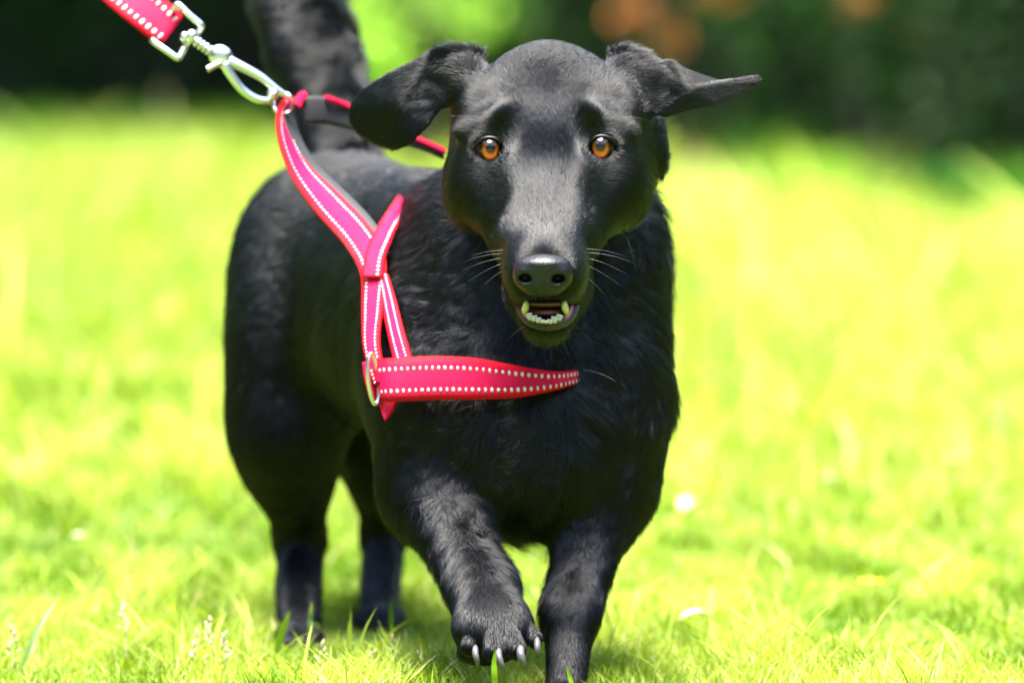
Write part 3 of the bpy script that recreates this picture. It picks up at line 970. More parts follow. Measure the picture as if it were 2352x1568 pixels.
# chest band
C_T = [(862, 826, 4.064), (900, 822, 4.052), (1000, 818, 4.042), (1090, 822, 4.036), (1180, 838, 4.034), (1265, 852, 4.040), (1320, 850, 4.062), (1372, 842, 4.10)]
C_B = [(872, 924, 4.064), (906, 922, 4.052), (1004, 918, 4.043), (1095, 917, 4.037), (1190, 912, 4.036), (1268, 897, 4.042), (1322, 882, 4.062), (1374, 866, 4.10)]
strap("chest_strap", C_T, C_B, 60, M_RED, rows=((0.26, 1), (0.76, 1)), step=0.0046, lw=0.0012, ww=0.0017, t0=0.02, t1=0.95)
# padded back strap, running behind the ear
K_T = [(690, 222, 4.210), (740, 222, 4.230), (800, 244, 4.240), (900, 295, 4.240), (960, 318, 4.240), (1020, 345, 4.240)]
K_B = [(700, 285, 4.210), (745, 285, 4.230), (810, 300, 4.240), (905, 330, 4.240), (965, 345, 4.240), (1020, 368, 4.240)]
strap("padded_back_strap", K_T, K_B, 30, M_PAD, thick=0.004, rows=())
K_T2 = [(x + 4, y - 3, d - .001) for x, y, d in K_T[1:]]
K_B2 = [(x + 4, y + 9, d - .001) for x, y, d in K_T[1:]]
strap("back_strap_edge", K_T2, K_B2, 30, M_PINK, thick=0.003, rows=(), push=0.0025)
strap("ring_loop", [(672, 238, 4.202), (684, 216, 4.206), (698, 210, 4.210)], [(690, 250, 4.202), (698, 232, 4.206), (706, 224, 4.210)], 10, M_PINK, rows=())
strap("loose_strap_end", [(866, 900, 4.068), (872, 930, 4.066), (882, 962, 4.064)], [(912, 915, 4.062), (906, 938, 4.062), (886, 968, 4.064)], 10, M_RED, rows=())
# oval metal ring at the chest
ring = [P(858 + 12 * math.cos(a) + 14 * math.sin(a) * 0.35, 870 + 58 * math.sin(a), 4.060 + 0.003 * math.cos(a)) for a in np.linspace(0, 2 * math.pi, 33)]
mesh_obj("chest_ring", *tube(ring, 0.0016, 8, caps=False), M_METAL, harness)
strap("side_tab", [(834, 832, 4.074), (838, 870, 4.074), (852, 920, 4.074)], [(850, 828, 4.070), (856, 870, 4.070), (868, 925, 4.070)], 10, M_RED, rows=())
# ring on top that takes the leash
ring = [P(650 + 22 * math.cos(a), 238 + 24 * math.sin(a), 4.198 + 0.004 * math.sin(a * 2)) for a in np.linspace(0, 2 * math.pi, 29)]
mesh_obj("leash_ring", *tube(ring, 0.0014, 8, caps=False), M_METAL, harness)

# ------------------------------------------------------------------ leash
def LP(x, y, d):
    return P(x, y, d + 0.06)
leash = empty("leash", LP(500, 120, 4.14))
tag(leash, "red leash with white reflective stitches and steel trigger clip pulled taut to the upper left", "leash")
L_a = [(-80, -250, 4.20), (100, -108, 4.18), (226, -14, 4.16), (352, 96, 4.145)]
L_b = [(10, -290, 4.20), (190, -150, 4.18), (318, -52, 4.16), (404, 36, 4.145)]
g, geo = ribbon([LP(*q) for q in [(60, -150, 4.18), (226, -6, 4.16), (290, 48, 4.15), (350, 94, 4.145), (372, 104, 4.145)]], [LP(*q) for q in [(190, -150, 4.18), (300, -62, 4.16), (364, -16, 4.15), (414, 30, 4.145), (418, 44, 4.145)]], 40, 0.0022, 0)
lw_o = mesh_obj("webbing", *g, M_PINK, leash); set_edge(lw_o)
for v in (0.22, 0.80):
    q = stitches(geo, v, 0.0058, 0.0015, 0.0024, 0.0022).build("reflective_stitching", M_REFLECT, lw_o); q["kind"] = "stuff"
# rectangular loop
def mtube(name, pts, r, mat=M_METAL, n=20, seg=10, parent=leash, cat=True, **k):
    pts = [LP(*q) for q in pts]
    pts = catmull(pts, n) if cat else np.array(pts)
    return mesh_obj(name, *tube(pts, r, seg, **k), mat, parent)
mtube("loop_frame", [(398, 24, 4.143), (404, 14, 4.139), (412, 13, 4.137), (436, 36, 4.136), (460, 56, 4.136), (462, 64, 4.137), (456, 74, 4.139)], 0.0024, n=26)
mtube("loop_frame", [(350, 92, 4.143), (358, 100, 4.139), (384, 118, 4.136), (408, 134, 4.136), (414, 128, 4.138), (424, 112, 4.14)], 0.0024, n=24)
mtube("loop_bar", [(358, 98, 4.147), (384, 60, 4.147), (408, 20, 4.147)], 0.0022, n=8)
mtube("loop_bar", [(418, 120, 4.141), (436, 92, 4.139), (456, 74, 4.141)], 0.0024, n=8)
mesh_obj("swivel_rivet", *sphere(LP(424, 86, 4.134), (0.0032, 0.003, 0.0040)), M_METAL, leash)
mesh_obj("swivel_head", *sphere(LP(440, 84, 4.133), (0.0044, 0.004, 0.0050)), M_METAL, leash)
mtube("swivel_shaft", [(440, 84, 4.133), (470, 107, 4.133), (500, 128, 4.133)], 0.0022, n=6)
for (x, y) in ((454, 97), (463, 104), (472, 110), (481, 116)):
    d_ = (LP(490, 130, 4.133) - LP(440, 84, 4.133)); d_ /= np.linalg.norm(d_)
    c = LP(x, y, 4.133)
    mesh_obj("swivel_collar", *tube([c - d_ * 0.0013, c - d_ * 0.0008, c + d_ * 0.0008, c + d_ * 0.0013], [0.0030, 0.0040, 0.0040, 0.0030], 16), M_METAL, leash)
clip = empty("trigger_clip", LP(505, 130, 4.133) - LP(500, 120, 4.14)); clip.parent = leash
mesh_obj("hinge_disc", *sphere(LP(507, 130, 4.133), (0.0092, 0.0045, 0.0082), rot_matrix(0, 35, 0)), M_METAL, clip)
def ctube(name, pts, r, n=24, squash=None):
    return mesh_obj(name, *tube(catmull([LP(*q) for q in pts], n), r, 12, squash=squash), M_METAL, clip)
s24 = np.linspace(0, 1, 24)
ctube("hook_arm", [(526, 140, 4.133), (560, 156, 4.133), (600, 178, 4.134), (635, 205, 4.135), (664, 224, 4.137)], 0.0036 * (1.1 - 0.55 * s24))
ctube("gate_arm", [(515, 146, 4.131), (530, 172, 4.131), (556, 206, 4.132), (590, 228, 4.134), (624, 233, 4.137)], 0.0037 * (1.0 - 0.3 * s24))
ctube("thumb_lever", [(508, 144, 4.130), (495, 150, 4.129), (476, 160, 4.128)], 0.0026 * np.ones(24))
ctube("gate_tip", [(624, 205, 4.136), (622, 218, 4.136), (628, 230, 4.137)], 0.0024 * np.ones(24))
mesh_obj("gate_pin", *sphere(LP(628, 217, 4.132), 0.0032), M_METAL, clip)

#==GROUND==
# ------------------------------------------------------------------ ground
m, nt, b = new_mat("lawn_soil")
tc = nt.nodes.new("ShaderNodeTexCoord"); nz = nt.nodes.new("ShaderNodeTexNoise"); nz.inputs["Scale"].default_value = 3.0; nz.inputs["Detail"].default_value = 6
rp = nt.nodes.new("ShaderNodeValToRGB")
rp.color_ramp.elements[0].position = 0.35; rp.color_ramp.elements[0].color = (0.04, 0.075, 0.003, 1)
rp.color_ramp.elements[1].position = 0.7; rp.color_ramp.elements[1].color = (0.08, 0.14, 0.006, 1)
nt.links.new(tc.outputs["Object"], nz.inputs["Vector"]); nt.links.new(nz.outputs["Fac"], rp.inputs[0]); nt.links.new(rp.outputs[0], b.inputs["Base Color"])
b.inputs["Roughness"].default_value = 0.95
M_LAWN = m
M_EARTH = simple_mat("leaf_litter_earth", (0.05, 0.028, 0.014), 0.95, var=0.5, bscale=9)
g1 = mesh_obj("lawn_ground", [(-120, -20, 0), (120, -20, 0), (120, 200, 0), (-120, 200, 0)], [(0, 1, 2, 3)], M_LAWN, smooth=False)
tag(g1, kind="structure")

def hedge_y(x):
    """line where the lawn meets the shrub bed"""
    return 17.0 - 2.7 * x + 0.4 * np.sin(x * 5.3) + 0.2 * np.sin(x * 11.0)
xs = np.linspace(-14, 14, 113)
bv_ = [(x, float(np.clip(hedge_y(x), 13, 24)) - 0.15, 0.004) for x in xs] + [(x, float(np.clip(hedge_y(x), 13, 24)) + 9, 0.004) for x in xs]
bed = mesh_obj("shrub_bed_earth", bv_, [(i, i + 1, i + 114, i + 113) for i in range(112)], M_EARTH, smooth=False)
tag(bed, kind="structure")

# ------------------------------------------------------------------ grass
M_GRASS = leaf_mat("grass_blades", 0.40, 0.5, 0.2)
def blades(x, y, h, w, lean, seed=0):
    r = np.random.default_rng(seed)
    n = len(x)
    az = r.uniform(0, 2 * math.pi, n)
    ld = r.uniform(0, 2 * math.pi, n)
    lx, ly = np.cos(ld) * lean * h, np.sin(ld) * lean * h
    base = np.stack([x, y, np.zeros(n)], 1)
    side = np.stack([np.cos(az), np.sin(az), np.zeros(n)], 1) * w[:, None] / 2
    V = np.zeros((n, 7, 3), dtype=np.float32)
    for i, t in enumerate((0.0, 0.4, 0.75)):
        c = base + np.stack([lx * t * t, ly * t * t, h * t * (1 - 0.18 * t)], 1)
        wd = (1.0, 0.9, 0.6)[i]
        V[:, 2 * i] = c - side * wd; V[:, 2 * i + 1] = c + side * wd
    V[:, 6] = base + np.stack([lx, ly, h * 0.86], 1)
    f = np.array([[0, 1, 3], [0, 3, 2], [2, 3, 5], [2, 5, 4], [4, 5, 6]])
    F = (f[None] + (np.arange(n) * 7)[:, None, None]).reshape(-1, 3)
    return V.reshape(-1, 3), F
def zone(n, y0, y1, hw0, seed, h, w, lean=0.5):
    r = np.random.default_rng(seed)
    y = y0 + (y1 - y0) * r.random(n)
    hw = hw0 + 0.105 * y
    x = r.uniform(-1, 1, n) * hw
    hh = h * r.uniform(0.55, 1.3, n) * np.where(r.random(n) < 0.05, 1.5, 1)
    ww = w * r.uniform(0.6, 1.3, n)
    return x, y, hh, ww, lean * r.uniform(0.1, 1.8, n)
parts_ = [zone(165000, 3.55, 5.2, 0.30, 1, 0.015, 0.0016), zone(95000, 5.2, 9.0, 0.6, 2, 0.028, 0.0032), zone(115000, 9.0, 22.5, 1.1, 3, 0.040, 0.006)]
parts_ += [zone(4500, 6.0, 18.0, 0.6, 34, 0.10, 0.012, .5), zone(2500, 4.1, 5.5, 0.1, 31, 0.034, 0.0022, .7), zone(5000, 5.5, 9.0, 0.15, 32, 0.055, 0.005, .7), zone(9000, 9.0, 22.0, 0.3, 33, 0.075, 0.010, .7)]
X = [np.concatenate([q[i] for q in parts_]) for i in range(5)]
# keep the paws clear of the trampled blades right under them
fine = SineNoise(0.10, seed=23, dims=2, n=14)(np.stack([X[0], X[1] * 0.35, X[0] * 0], 1))
inbed = X[1] > np.clip(hedge_y(X[0]), 13, 24) - 0.1
X = [q[~inbed] for q in X]; fine = fine[~inbed]
big = SineNoise(1.6, seed=21, dims=1)(np.stack([X[0], X[1], X[0] * 0], 1))[:, 0]
mid = SineNoise(0.28, seed=22, dims=1)(np.stack([X[0], X[1] * 0.6, X[0] * 0], 1))[:, 0]
X[2] = X[2] * np.clip(1 + 0.12 * big + 0.3 * mid + 0.25 * fine[:, 0], 0.4, 2.0)
for (qx, qy, qr) in ((-.166, 4.30, .10), (-.105, 4.42, .10), (.04, 3.93, .10)):      # trampled round the paws
    dd = np.hypot(X[0] - qx, (X[1] - qy) * .7)
    X[2] = X[2] * np.clip(dd / qr, .25, 1)
V, F = blades(*X, seed=5)
grass = fast_mesh("grass", V, F, M_GRASS, None, smooth=True)
tag(grass, "short bright yellow-green lawn grass covering the ground", "grass", kind="stuff")
nb_ = len(X[0])
g_lo = np.array([0.085, 0.17, 0.001]); g_hi = np.array([0.32, 0.41, 0.060]); g_dry = np.array([0.42, 0.38, 0.17])
tmix = np.clip(0.56 + 0.13 * mid + 0.12 * big + 0.30 * fine[:, 1] + np.clip(X[0], -1, 1) * 0.24 + rng.normal(size=nb_) * 0.22 + np.where(np.arange(nb_) > nb_ - 16500, .3, 0), 0, 1)[:, None]
colr = g_lo * (1 - tmix) + g_hi * tmix
dry = (rng.random(nb_) < 0.05)[:, None]
colr = np.where(dry, g_dry, colr)
set_tint(grass, np.repeat(colr, 7, axis=0))

# ------------------------------------------------------------------ shrubs, trees and tall tufts
M_LEAF = leaf_mat("shrub_leaves", 0.25, 0.6, 0.12)
M_BARK = simple_mat("brown_bark", (0.025, 0.017, 0.011), 0.9, bump=0.8, bscale=40, var=0.4)
def leaves(cx, cy_, cz, rx, ry, rz, n, size, col, seed, shell=0.5, clumps=14):
    r = np.random.default_rng(seed)
    cc = r.normal(size=(clumps, 3)); cc /= np.linalg.norm(cc, axis=1, keepdims=True)
    cc *= r.uniform(0.35, 0.95, (clumps, 1))
    which = r.integers(0, clumps, n)
    p = cc[which] + r.normal(size=(n, 3)) * 0.22
    p = p * np.array([rx, ry, rz]) + np.array([cx, cy_, cz])
    p[:, 2] = np.abs(p[:, 2])
    a = r.normal(size=(n, 3)); a /= np.linalg.norm(a, axis=1, keepdims=True)
    b_ = np.cross(a, r.normal(size=(n, 3))); b_ /= np.linalg.norm(b_, axis=1, keepdims=True)
    L = size * r.uniform(0.6, 1.3, n)[:, None]
    mid_ = np.cross(a, b_) * L * 0.12
    V = np.stack([p - a * L * .5, p + b_ * L * .28 + mid_, p + a * L * .5, p - b_ * L * .28 + mid_], 1).reshape(-1, 3)
    F = np.arange(n * 4).reshape(-1, 4)
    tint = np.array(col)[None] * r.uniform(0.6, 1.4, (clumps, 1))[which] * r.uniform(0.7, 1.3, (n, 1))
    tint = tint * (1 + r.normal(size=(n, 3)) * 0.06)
    return V, F, np.repeat(np.clip(tint, 0.001, 0.9), 4, axis=0)
def shrub(name, x, y, h, w, n, size, col, seed, label, cat="shrub", group=None, z0=0.0, stems=7, trunk=None):
    o = empty(name, (x, y, 0))
    tag(o, label, cat, group)
    V, F, t = leaves(x, y, z0 + (h - z0) / 2, w / 2, w / 2.4, (h - z0) / 2, n, size, col, seed, clumps=max(8, n // 160))
    f = fast_mesh("foliage" if not trunk else "crown", V, F, M_LEAF, o, smooth=False)
    set_tint(f, t); f["kind"] = "stuff"
    r = random.Random(seed)
    mb = MB()
    if trunk:
        pts = catmull([(x, y, -0.05), (x + .05, y, h * .2), (x - .08, y + .1, h * .45), (x, y, h * .75)], 12)
        mb.add(tube(pts, np.linspace(trunk, trunk * .4, 12), 10))
        for k in range(7):
            a = r.uniform(0, 6.28); z = h * r.uniform(.3, .6)
            mb.add(tube(catmull([(x, y, z), (x + math.cos(a) * w * .2, y + math.sin(a) * w * .2, z + h * .12), (x + math.cos(a) * w * .4, y + math.sin(a) * w * .4, z + h * .2)], 6), np.linspace(trunk * .4, trunk * .1, 6), 6))
        mb.build("trunk", M_BARK, o)
    else:
        for k in range(stems):
            a = r.uniform(0, 6.28); q = r.uniform(.15, .42) * w
            mb.add(tube(catmull([(x + math.cos(a) * .04, y + math.sin(a) * .04, -0.02), (x + math.cos(a) * q * .4, y + math.sin(a) * q * .4, h * .45), (x + math.cos(a) * q, y + math.sin(a) * q, h * .85)], 7), np.linspace(.012, .004, 7), 6))
        mb.build("stems", M_BARK, o)
    return o
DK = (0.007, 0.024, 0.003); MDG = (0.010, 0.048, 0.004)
def at(pxx, d):
    return (pxx - 1176) / 13067 * d
spots = [  # photo x, depth, height, width, leaves, leaf size, colour, label
    (30, 21.6, 1.9, 1.3, 3000, .06, DK, "dark shrub farthest left at the back of the lawn"),
    (300, 21.0, 1.5, 1.0, 2600, .06, MDG, "dark green shrub behind the leash at the back of the lawn"),
    (560, 20.3, 1.9, 1.2, 3000, .06, DK, "dark shrub between the leash clip and the dog's tail"),
    (1240, 18.2, 1.8, 1.3, 3200, .06, DK, "dark shrub behind the top of the dog's head"),
    (1560, 16.4, 1.9, 1.2, 3200, .06, DK, "dark shrub behind the dog's raised ear at the right"),
    (1870, 15.1, 1.7, 1.2, 3200, .05, DK, "dark shrub right of the raised ear tip"),
    (2180, 14.2, 1.9, 1.2, 3200, .05, MDG, "dark green shrub near the upper right corner"),
    (2420, 13.6, 1.8, 1.2, 3200, .05, DK, "dark shrub cut off by the right edge of the photo"),
]
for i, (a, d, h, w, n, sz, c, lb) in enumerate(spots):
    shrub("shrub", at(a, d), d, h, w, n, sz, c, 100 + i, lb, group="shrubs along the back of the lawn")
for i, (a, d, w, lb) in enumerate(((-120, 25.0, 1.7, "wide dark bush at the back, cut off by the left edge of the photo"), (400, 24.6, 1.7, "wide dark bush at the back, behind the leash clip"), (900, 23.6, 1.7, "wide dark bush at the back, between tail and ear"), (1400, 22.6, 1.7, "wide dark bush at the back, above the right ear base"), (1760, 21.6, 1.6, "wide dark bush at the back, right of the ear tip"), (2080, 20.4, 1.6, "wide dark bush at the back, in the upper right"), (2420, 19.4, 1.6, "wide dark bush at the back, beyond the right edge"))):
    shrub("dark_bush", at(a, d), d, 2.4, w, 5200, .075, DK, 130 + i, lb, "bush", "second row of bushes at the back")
shrub("leafy_bush", at(950, 15.2), 15.2, 0.60, 0.42, 520, .06, (0.22, 0.40, 0.04), 140, "low bright green leafy bush between the tail and the dog's head", "bush", z0=0.26, stems=9)
shrub("leafy_bush", at(1110, 16.5), 16.5, 0.68, 0.45, 320, .07, (0.10, 0.22, 0.02), 141, "dimmer green bush just above the dog's left ear base", "bush", z0=0.3, stems=6)
OR = (0.26, 0.10, 0.028)
for i, (a, yy, d, n, lb) in enumerate(((1450, 25, 14.7, 40, "twig of withered orange leaves nearest to the top of the dog's head"), (1530, 95, 14.5, 20, "low twig of withered orange leaves above the raised ear"), (1672, 0, 14.2, 26, "small twig of withered orange leaves right of centre at the top"), (1945, 5, 13.8, 22, "twig of withered orange leaves farthest right"), (2105, 60, 14.2, 16, "thin brownish withered twig in the dark upper right"))):
    c = P(a, yy, d)
    o = empty("withered_twig", (c[0], c[1], 0)); tag(o, lb, "twig", "withered twigs in front of the shrubs")
    V, F, t = leaves(c[0], c[1], c[2], .055, .06, .05, n, .05, OR if i < 4 else (0.2, .11, .04), 160 + i, clumps=4)
    f = fast_mesh("foliage", V, F, M_LEAF, o, smooth=False); set_tint(f, t); f["kind"] = "stuff"
    mesh_obj("stem", *tube(catmull([(c[0] + .05, c[1], 0), (c[0] + .02, c[1], c[2] * .5), tuple(c), (c[0] - .05, c[1], c[2] + .12)], 8), np.linspace(.008, .003, 8), 6), M_BARK, o)
# low plants along the front of the bed, shade put into their leaf colour
r_ = np.random.default_rng(77)
n_ = 26000
gx_ = r_.uniform(-5, 5, n_); yy_ = np.clip(hedge_y(gx_), 12.5, 26) + r_.gamma(1.6, .55, n_) - .35
hgt_ = np.clip(.10 + .07 * SineNoise(.7, seed=41, dims=1)(np.stack([gx_, yy_, gx_ * 0], 1))[:, 0], .02, .3) + .10 * np.clip(yy_ - hedge_y(gx_), 0, 3)
V, F, tt_ = leaves(0, 0, 0, 1, 1, 1, n_, .07, (0.003, 0.013, 0.001), 78, clumps=200)
cen_ = V.reshape(-1, 4, 3).mean(1, keepdims=True)
V = (V.reshape(-1, 4, 3) - cen_ + np.stack([gx_, yy_, hgt_ * r_.random(n_)], 1)[:, None]).reshape(-1, 3)
gc = fast_mesh("ground_cover", V, F, M_LEAF, None, smooth=False); set_tint(gc, tt_)
tag(gc, "low green ground cover plants with shade put into their colour along the front of the shrub bed", "ground cover", kind="stuff")
# tall tufts at the edge of the lawn
def tuft(a, yb, h, w, n, col, seed, label):
    g_ = ground_pt(a, yb)
    r = np.random.default_rng(seed)
    x = g_[0] + r.normal(size=n) * w * .35; y = g_[1] + r.normal(size=n) * w * .35
    V, F = blades(x, y, h * r.uniform(.5, 1.1, n), np.full(n, .012 if h > .1 else .006), r.uniform(.1, .7, n) * (1 if h > .1 else .4), seed)
    o = fast_mesh("grass_tuft", V, F, M_GRASS, None)
    o.location = (0, 0, 0)
    set_tint(o, np.repeat(np.array(col)[None] * r.uniform(.6, 1.3, (n, 1)), 7, axis=0))
    tag(o, label, "grass tuft", "tall tufts at the back edge of the lawn")
    o["kind"] = "stuff"
for i, t in enumerate(((1775, 425, .20, .16, 130, (.06, .26, .01), "bright green tuft under the tip of the raised ear"), (1850, 480, .17, .2, 130, (.14, .30, .01), "lime green tuft just right of the bright one below the ear tip"),
                       (2010, 455, .16, .2, 110, (.22, .22, .06), "pale straw-coloured tuft in the right part of the lawn edge"), (2170, 500, .16, .2, 120, (.02, .09, .006), "dark green tuft between the straw tuft and the right edge"),
                       (2300, 530, .18, .2, 130, (.03, .13, .006), "green tuft nearest the right edge of the photo"), (60, 345, .17, .3, 130, (.04, .17, .01), "green tuft at the far left of the lawn edge"),
                       (300, 330, .14, .3, 130, (.06, .22, .01), "green tuft below the leash at the back of the lawn"), (520, 330, .15, .3, 130, (.04, .16, .01), "green tuft left of the harness ring at the back of the lawn"), (1640, 415, .08, .3, 90, (.26, .2, .08), "low withered tan tuft right of the dog's cheek"), (298, 965, .075, .05, 26, (.03, .17, .002), "dark green upright tuft in the middle of the lawn left of the dog"))):
    tuft(*t[:6], 200 + i, t[6])
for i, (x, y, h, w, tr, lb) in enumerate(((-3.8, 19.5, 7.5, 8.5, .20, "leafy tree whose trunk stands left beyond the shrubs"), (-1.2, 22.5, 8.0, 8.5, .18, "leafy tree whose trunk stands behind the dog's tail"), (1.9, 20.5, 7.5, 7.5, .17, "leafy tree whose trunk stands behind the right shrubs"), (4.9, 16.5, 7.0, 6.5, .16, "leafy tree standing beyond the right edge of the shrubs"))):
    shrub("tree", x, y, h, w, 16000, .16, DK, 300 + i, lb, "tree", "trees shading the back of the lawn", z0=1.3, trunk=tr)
# clipped hedge that closes the garden on the photographer's side
def hedge_wall(x0, x1, y, h, n, seed, label):
    r = np.random.default_rng(seed)
    o = empty("garden_hedge", ((x0 + x1) / 2, y, 0)); tag(o, label, "hedge")
    w = x1 - x0
    p = np.stack([r.uniform(x0, x1, n), y + r.normal(size=n) * .35, h * r.random(n)], 1)
    a = r.normal(size=(n, 3)); a /= np.linalg.norm(a, axis=1, keepdims=True)
    b_ = np.cross(a, r.normal(size=(n, 3))); b_ /= np.linalg.norm(b_, axis=1, keepdims=True)
    V = np.stack([p - a * .15, p + b_ * .1, p + a * .15, p - b_ * .1], 1).reshape(-1, 3)
    f = fast_mesh("foliage", V, np.arange(n * 4).reshape(-1, 4), M_LEAF, o, smooth=False)
    set_tint(f, np.repeat(np.array(DK)[None] * r.uniform(.5, 1.5, (n, 1)), 4, axis=0)); f["kind"] = "stuff"
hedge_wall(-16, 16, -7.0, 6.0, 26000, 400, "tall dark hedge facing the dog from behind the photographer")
def unseen_side_hedge(x0, y0, y1, h, n, seed, label):  # out of view, added to block sky light from the sides
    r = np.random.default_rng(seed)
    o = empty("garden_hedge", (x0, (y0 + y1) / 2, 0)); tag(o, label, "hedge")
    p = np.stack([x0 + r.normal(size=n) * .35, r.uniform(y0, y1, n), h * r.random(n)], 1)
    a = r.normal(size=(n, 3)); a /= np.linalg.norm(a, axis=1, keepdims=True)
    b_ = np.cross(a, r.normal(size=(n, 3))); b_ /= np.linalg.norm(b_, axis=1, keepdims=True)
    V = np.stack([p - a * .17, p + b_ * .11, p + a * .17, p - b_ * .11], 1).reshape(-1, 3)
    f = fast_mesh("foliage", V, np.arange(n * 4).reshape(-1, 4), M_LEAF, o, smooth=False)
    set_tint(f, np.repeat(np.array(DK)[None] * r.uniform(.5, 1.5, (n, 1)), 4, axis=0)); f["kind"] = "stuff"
unseen_side_hedge(-6.5, -7, 17, 5.0, 24000, 402, "added unseen hedge blocking sky light from the left side")
unseen_side_hedge(6.5, -7, 14, 5.0, 22000, 403, "added unseen hedge blocking sky light from the right side")
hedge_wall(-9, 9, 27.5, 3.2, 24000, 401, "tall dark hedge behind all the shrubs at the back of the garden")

# ------------------------------------------------------------------ small things in the lawn
M_SEED = simple_mat("pale_seed_husk", (0.40, 0.34, 0.22), 0.6, var=0.25, bscale=300)
M_GRASSSTEM = simple_mat("green_stem", (0.12, 0.22, 0.02), 0.6)
M_PETAL = simple_mat("white_petal", (0.62, 0.62, 0.58), 0.6)
M_YELLOW = simple_mat("yellow_petal", (0.75, 0.62, 0.02), 0.5)
M_DRYLEAF = simple_mat("pinkish_dry_leaf", (0.62, 0.36, 0.24), 0.6, var=0.2, bscale=120)
seeds = [(478, 1458, 4.16, "grass seed head highest in the lower left foreground"), (515, 1492, 4.15, "fluffy pale grass seed head left of the hind paw"), (455, 1488, 4.14, "grass seed head leaning left beside the fluffy pale one"), (738, 1512, 4.13, "pale grass seed head right under the left hind paw"),
         (858, 1534, 4.12, "grass seed head between the hind paws near the bottom edge"), (962, 1538, 4.11, "pinkish grass seed head left of the lifted paw at the bottom edge"), (905, 1500, 4.14, "small grass seed head left of and above the pinkish one"), (28, 1478, 4.17, "grass seed head at the far left bottom edge"), (285, 1425, 4.22, "grass seed head right of the broad pale blade")]
for i, (a, b_, d, lb) in enumerate(seeds):
    r = random.Random(500 + i)
    c = P(a, b_, d)
    o = empty("grass_seed_head", (c[0] + r.uniform(-.01, .01), c[1], 0)); tag(o, lb, "seed head", "grass seed heads in the foreground")
    foot = np.array(world_loc(o)); foot[2] = -0.004
    top = c + np.array([0, 0, 0.006])
    stem = catmull([foot, (foot * .45 + top * .55) + np.array([r.uniform(-.003, .003), 0, 0]), top], 8)
    mesh_obj("stem", *tube(stem, np.linspace(.0006, .0003, 8), 5), M_SEED, o)
    for k in range(11):
        h_ = -0.013 + 0.0016 * k * 1.2
        sd = r.choice((-1, 1)) * r.uniform(.001, .0055) * (1 - k / 13)
        mesh_obj("spikelet", *sphere(top + np.array([sd, r.uniform(-.002, .002), h_]), (.0009, .0009, .0026), rot_matrix(0, math.degrees(math.atan2(sd, .005)), 0), 7, 5), M_SEED, o)
M_BROAD = leaf_mat("broad_blade", 0.35, 0.4, 0.3)
def broad_blade(pts, w, col, label):
    c = catmull([P(*q) for q in pts], 16)
    c[0][2] = -0.002
    t = np.linspace(0, 1, 16)
    ww = w * np.sin(np.clip(t * 0.85 + 0.18, 0, 1) * math.pi) ** 0.8 * .5 + .0001
    vs, fs = [], []
    for i in range(16):
        vs += [c[i] + np.array([-ww[i], 0, ww[i] * .25]), c[i] + np.array([0, 0.0008, -0.0004]), c[i] + np.array([ww[i], 0, -ww[i] * .25])]
    for i in range(15):
        for k in range(2): fs.append((3 * i + k, 3 * i + k + 1, 3 * i + k + 4, 3 * i + k + 3))
    o = mesh_obj("broad_grass_blade", vs, fs, M_BROAD)
    set_tint(o, np.tile(np.array(col), (len(vs), 1)))
    tag(o, label, "grass blade")
broad_blade([(112, 1500, 4.40), (160, 1420, 4.38), (205, 1355, 4.36), (246, 1296, 4.35)], .0095, (.34, .44, .16), "broad pale grass blade leaning right in the lower left")
broad_blade([(30, 1575, 4.16), (62, 1500, 4.15), (95, 1430, 4.15), (145, 1352, 4.16)], .0040, (.26, .40, .16), "narrow bluish blade left of the broad pale one")
broad_blade([(635, 1500, 4.24), (642, 1465, 4.23), (655, 1430, 4.22), (668, 1400, 4.21)], .0052, (.08, .17, .01), "thick green blade standing before the left hind foot")
broad_blade([(712, 1490, 4.22), (713, 1450, 4.21), (714, 1410, 4.21), (717, 1378, 4.20)], .0042, (.13, .20, .06), "upright greyish blade before the right side of the left hind foot")
broad_blade([(1136, 1600, 3.91), (1136, 1560, 3.90), (1135, 1520, 3.90), (1138, 1486, 3.90)], .0040, (.14, .26, .01), "upright green blade in front of the lifted paw's claws")
broad_blade([(1322, 1620, 3.94), (1316, 1580, 3.93), (1308, 1550, 3.93), (1300, 1524, 3.93)], .0036, (.14, .26, .01), "short green blade in front of the standing foreleg")
broad_blade([(905, 1480, 4.36), (900, 1440, 4.35), (898, 1400, 4.35), (900, 1370, 4.35)], .0040, (.07, .16, .01), "dark green blade before the far hind foot")
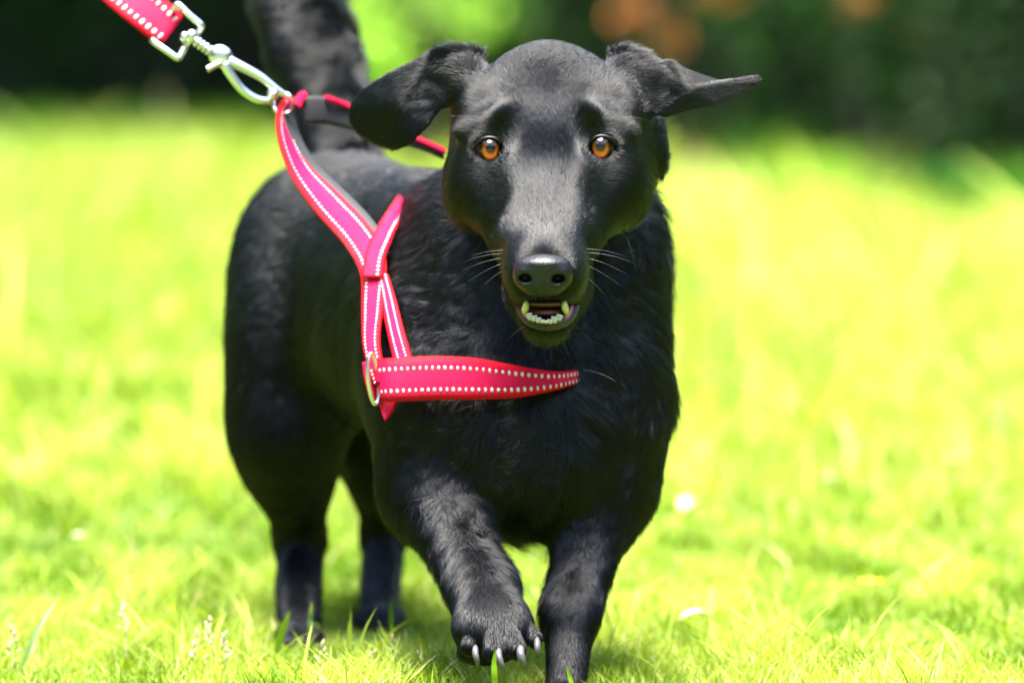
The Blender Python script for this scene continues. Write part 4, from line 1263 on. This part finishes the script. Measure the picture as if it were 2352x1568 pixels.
for (a, b_, h_, lb) in ((2180, 1130, .022, "white daisy farthest right in the lawn"), (1905, 1165, .018, "white daisy left of the farthest right one"), (32, 1135, .016, "white daisy at the left edge of the lawn"), (180, 1290, .012, "small white daisy above the broad grass blade")):
    g_ = ground_pt(a, b_)
    o = empty("daisy", g_); tag(o, lb, "daisy", "daisies in the lawn")
    top = g_ + np.array([0, 0, h_ + .012])
    mesh_obj("stem", *tube([g_, (g_ + top) / 2 + np.array([.001, 0, 0]), top], .0007, 6), M_GRASSSTEM, o)
    mesh_obj("centre", *sphere(top, (.0018, .0018, .0010), None, 12, 6), M_YELLOW, o)
    for k in range(13):
        an = 2 * math.pi * k / 13
        dv_ = np.array([math.cos(an), math.sin(an), .15])
        mesh_obj("petal", *sphere(top + dv_ * .0032, (.0021, .0009, .0003), rot_matrix(0, -8, math.degrees(an)), 8, 4), M_PETAL, o)
g_ = ground_pt(2000, 1385)
o = empty("yellow_flower", g_); tag(o, "small yellow flower low in the lawn right of the dog", "flower")
top = g_ + np.array([0, 0, .016])
mesh_obj("stem", *tube([g_, (g_ + top) / 2, top], .0008, 6), M_GRASSSTEM, o)
for k in range(5):
    an = 2 * math.pi * k / 5 + .3
    mesh_obj("petal", *sphere(top + np.array([math.cos(an), math.sin(an), .35]) * .0055, (.0048, .0038, .0006), rot_matrix(0, -22, math.degrees(an)), 10, 5), M_YELLOW, o)
def fallen_leaf(a, b_, L, w, h_, az, label, mat):
    g_ = ground_pt(a, b_) + np.array([0, 0, h_])
    vs, fs = [], []
    n = 12
    for i in range(n):
        t = i / (n - 1)
        ww = w * math.sin(min(1, t * .97 + .02) * math.pi) ** .7 * .5 + .0002
        x = (t - .5) * L
        for k, q in enumerate((-1, -.5, 0, .5, 1)):
            lx, ly, lz = x, q * ww, abs(q) * ww * .45 + .004 * math.sin(t * 3)
            vs.append(g_ + np.array([lx * math.cos(az) - ly * math.sin(az), lx * math.sin(az) + ly * math.cos(az), lz]))
    for i in range(n - 1):
        for k in range(4): fs.append((5 * i + k, 5 * i + k + 1, 5 * i + k + 6, 5 * i + k + 5))
    o = mesh_obj("fallen_leaf", vs, fs, mat); tag(o, label, "leaf")
    md = o.modifiers.new("thickness", 'SOLIDIFY'); md.thickness = .0004
fallen_leaf(1600, 1462, .028, .012, .014, .25, "long pinkish dry leaf lying in the grass right of the forelegs", M_DRYLEAF)
fallen_leaf(1588, 1215, .026, .022, .020, .8, "round pale pink leaf lying farther back in the grass", M_DRYLEAF)
#==END==
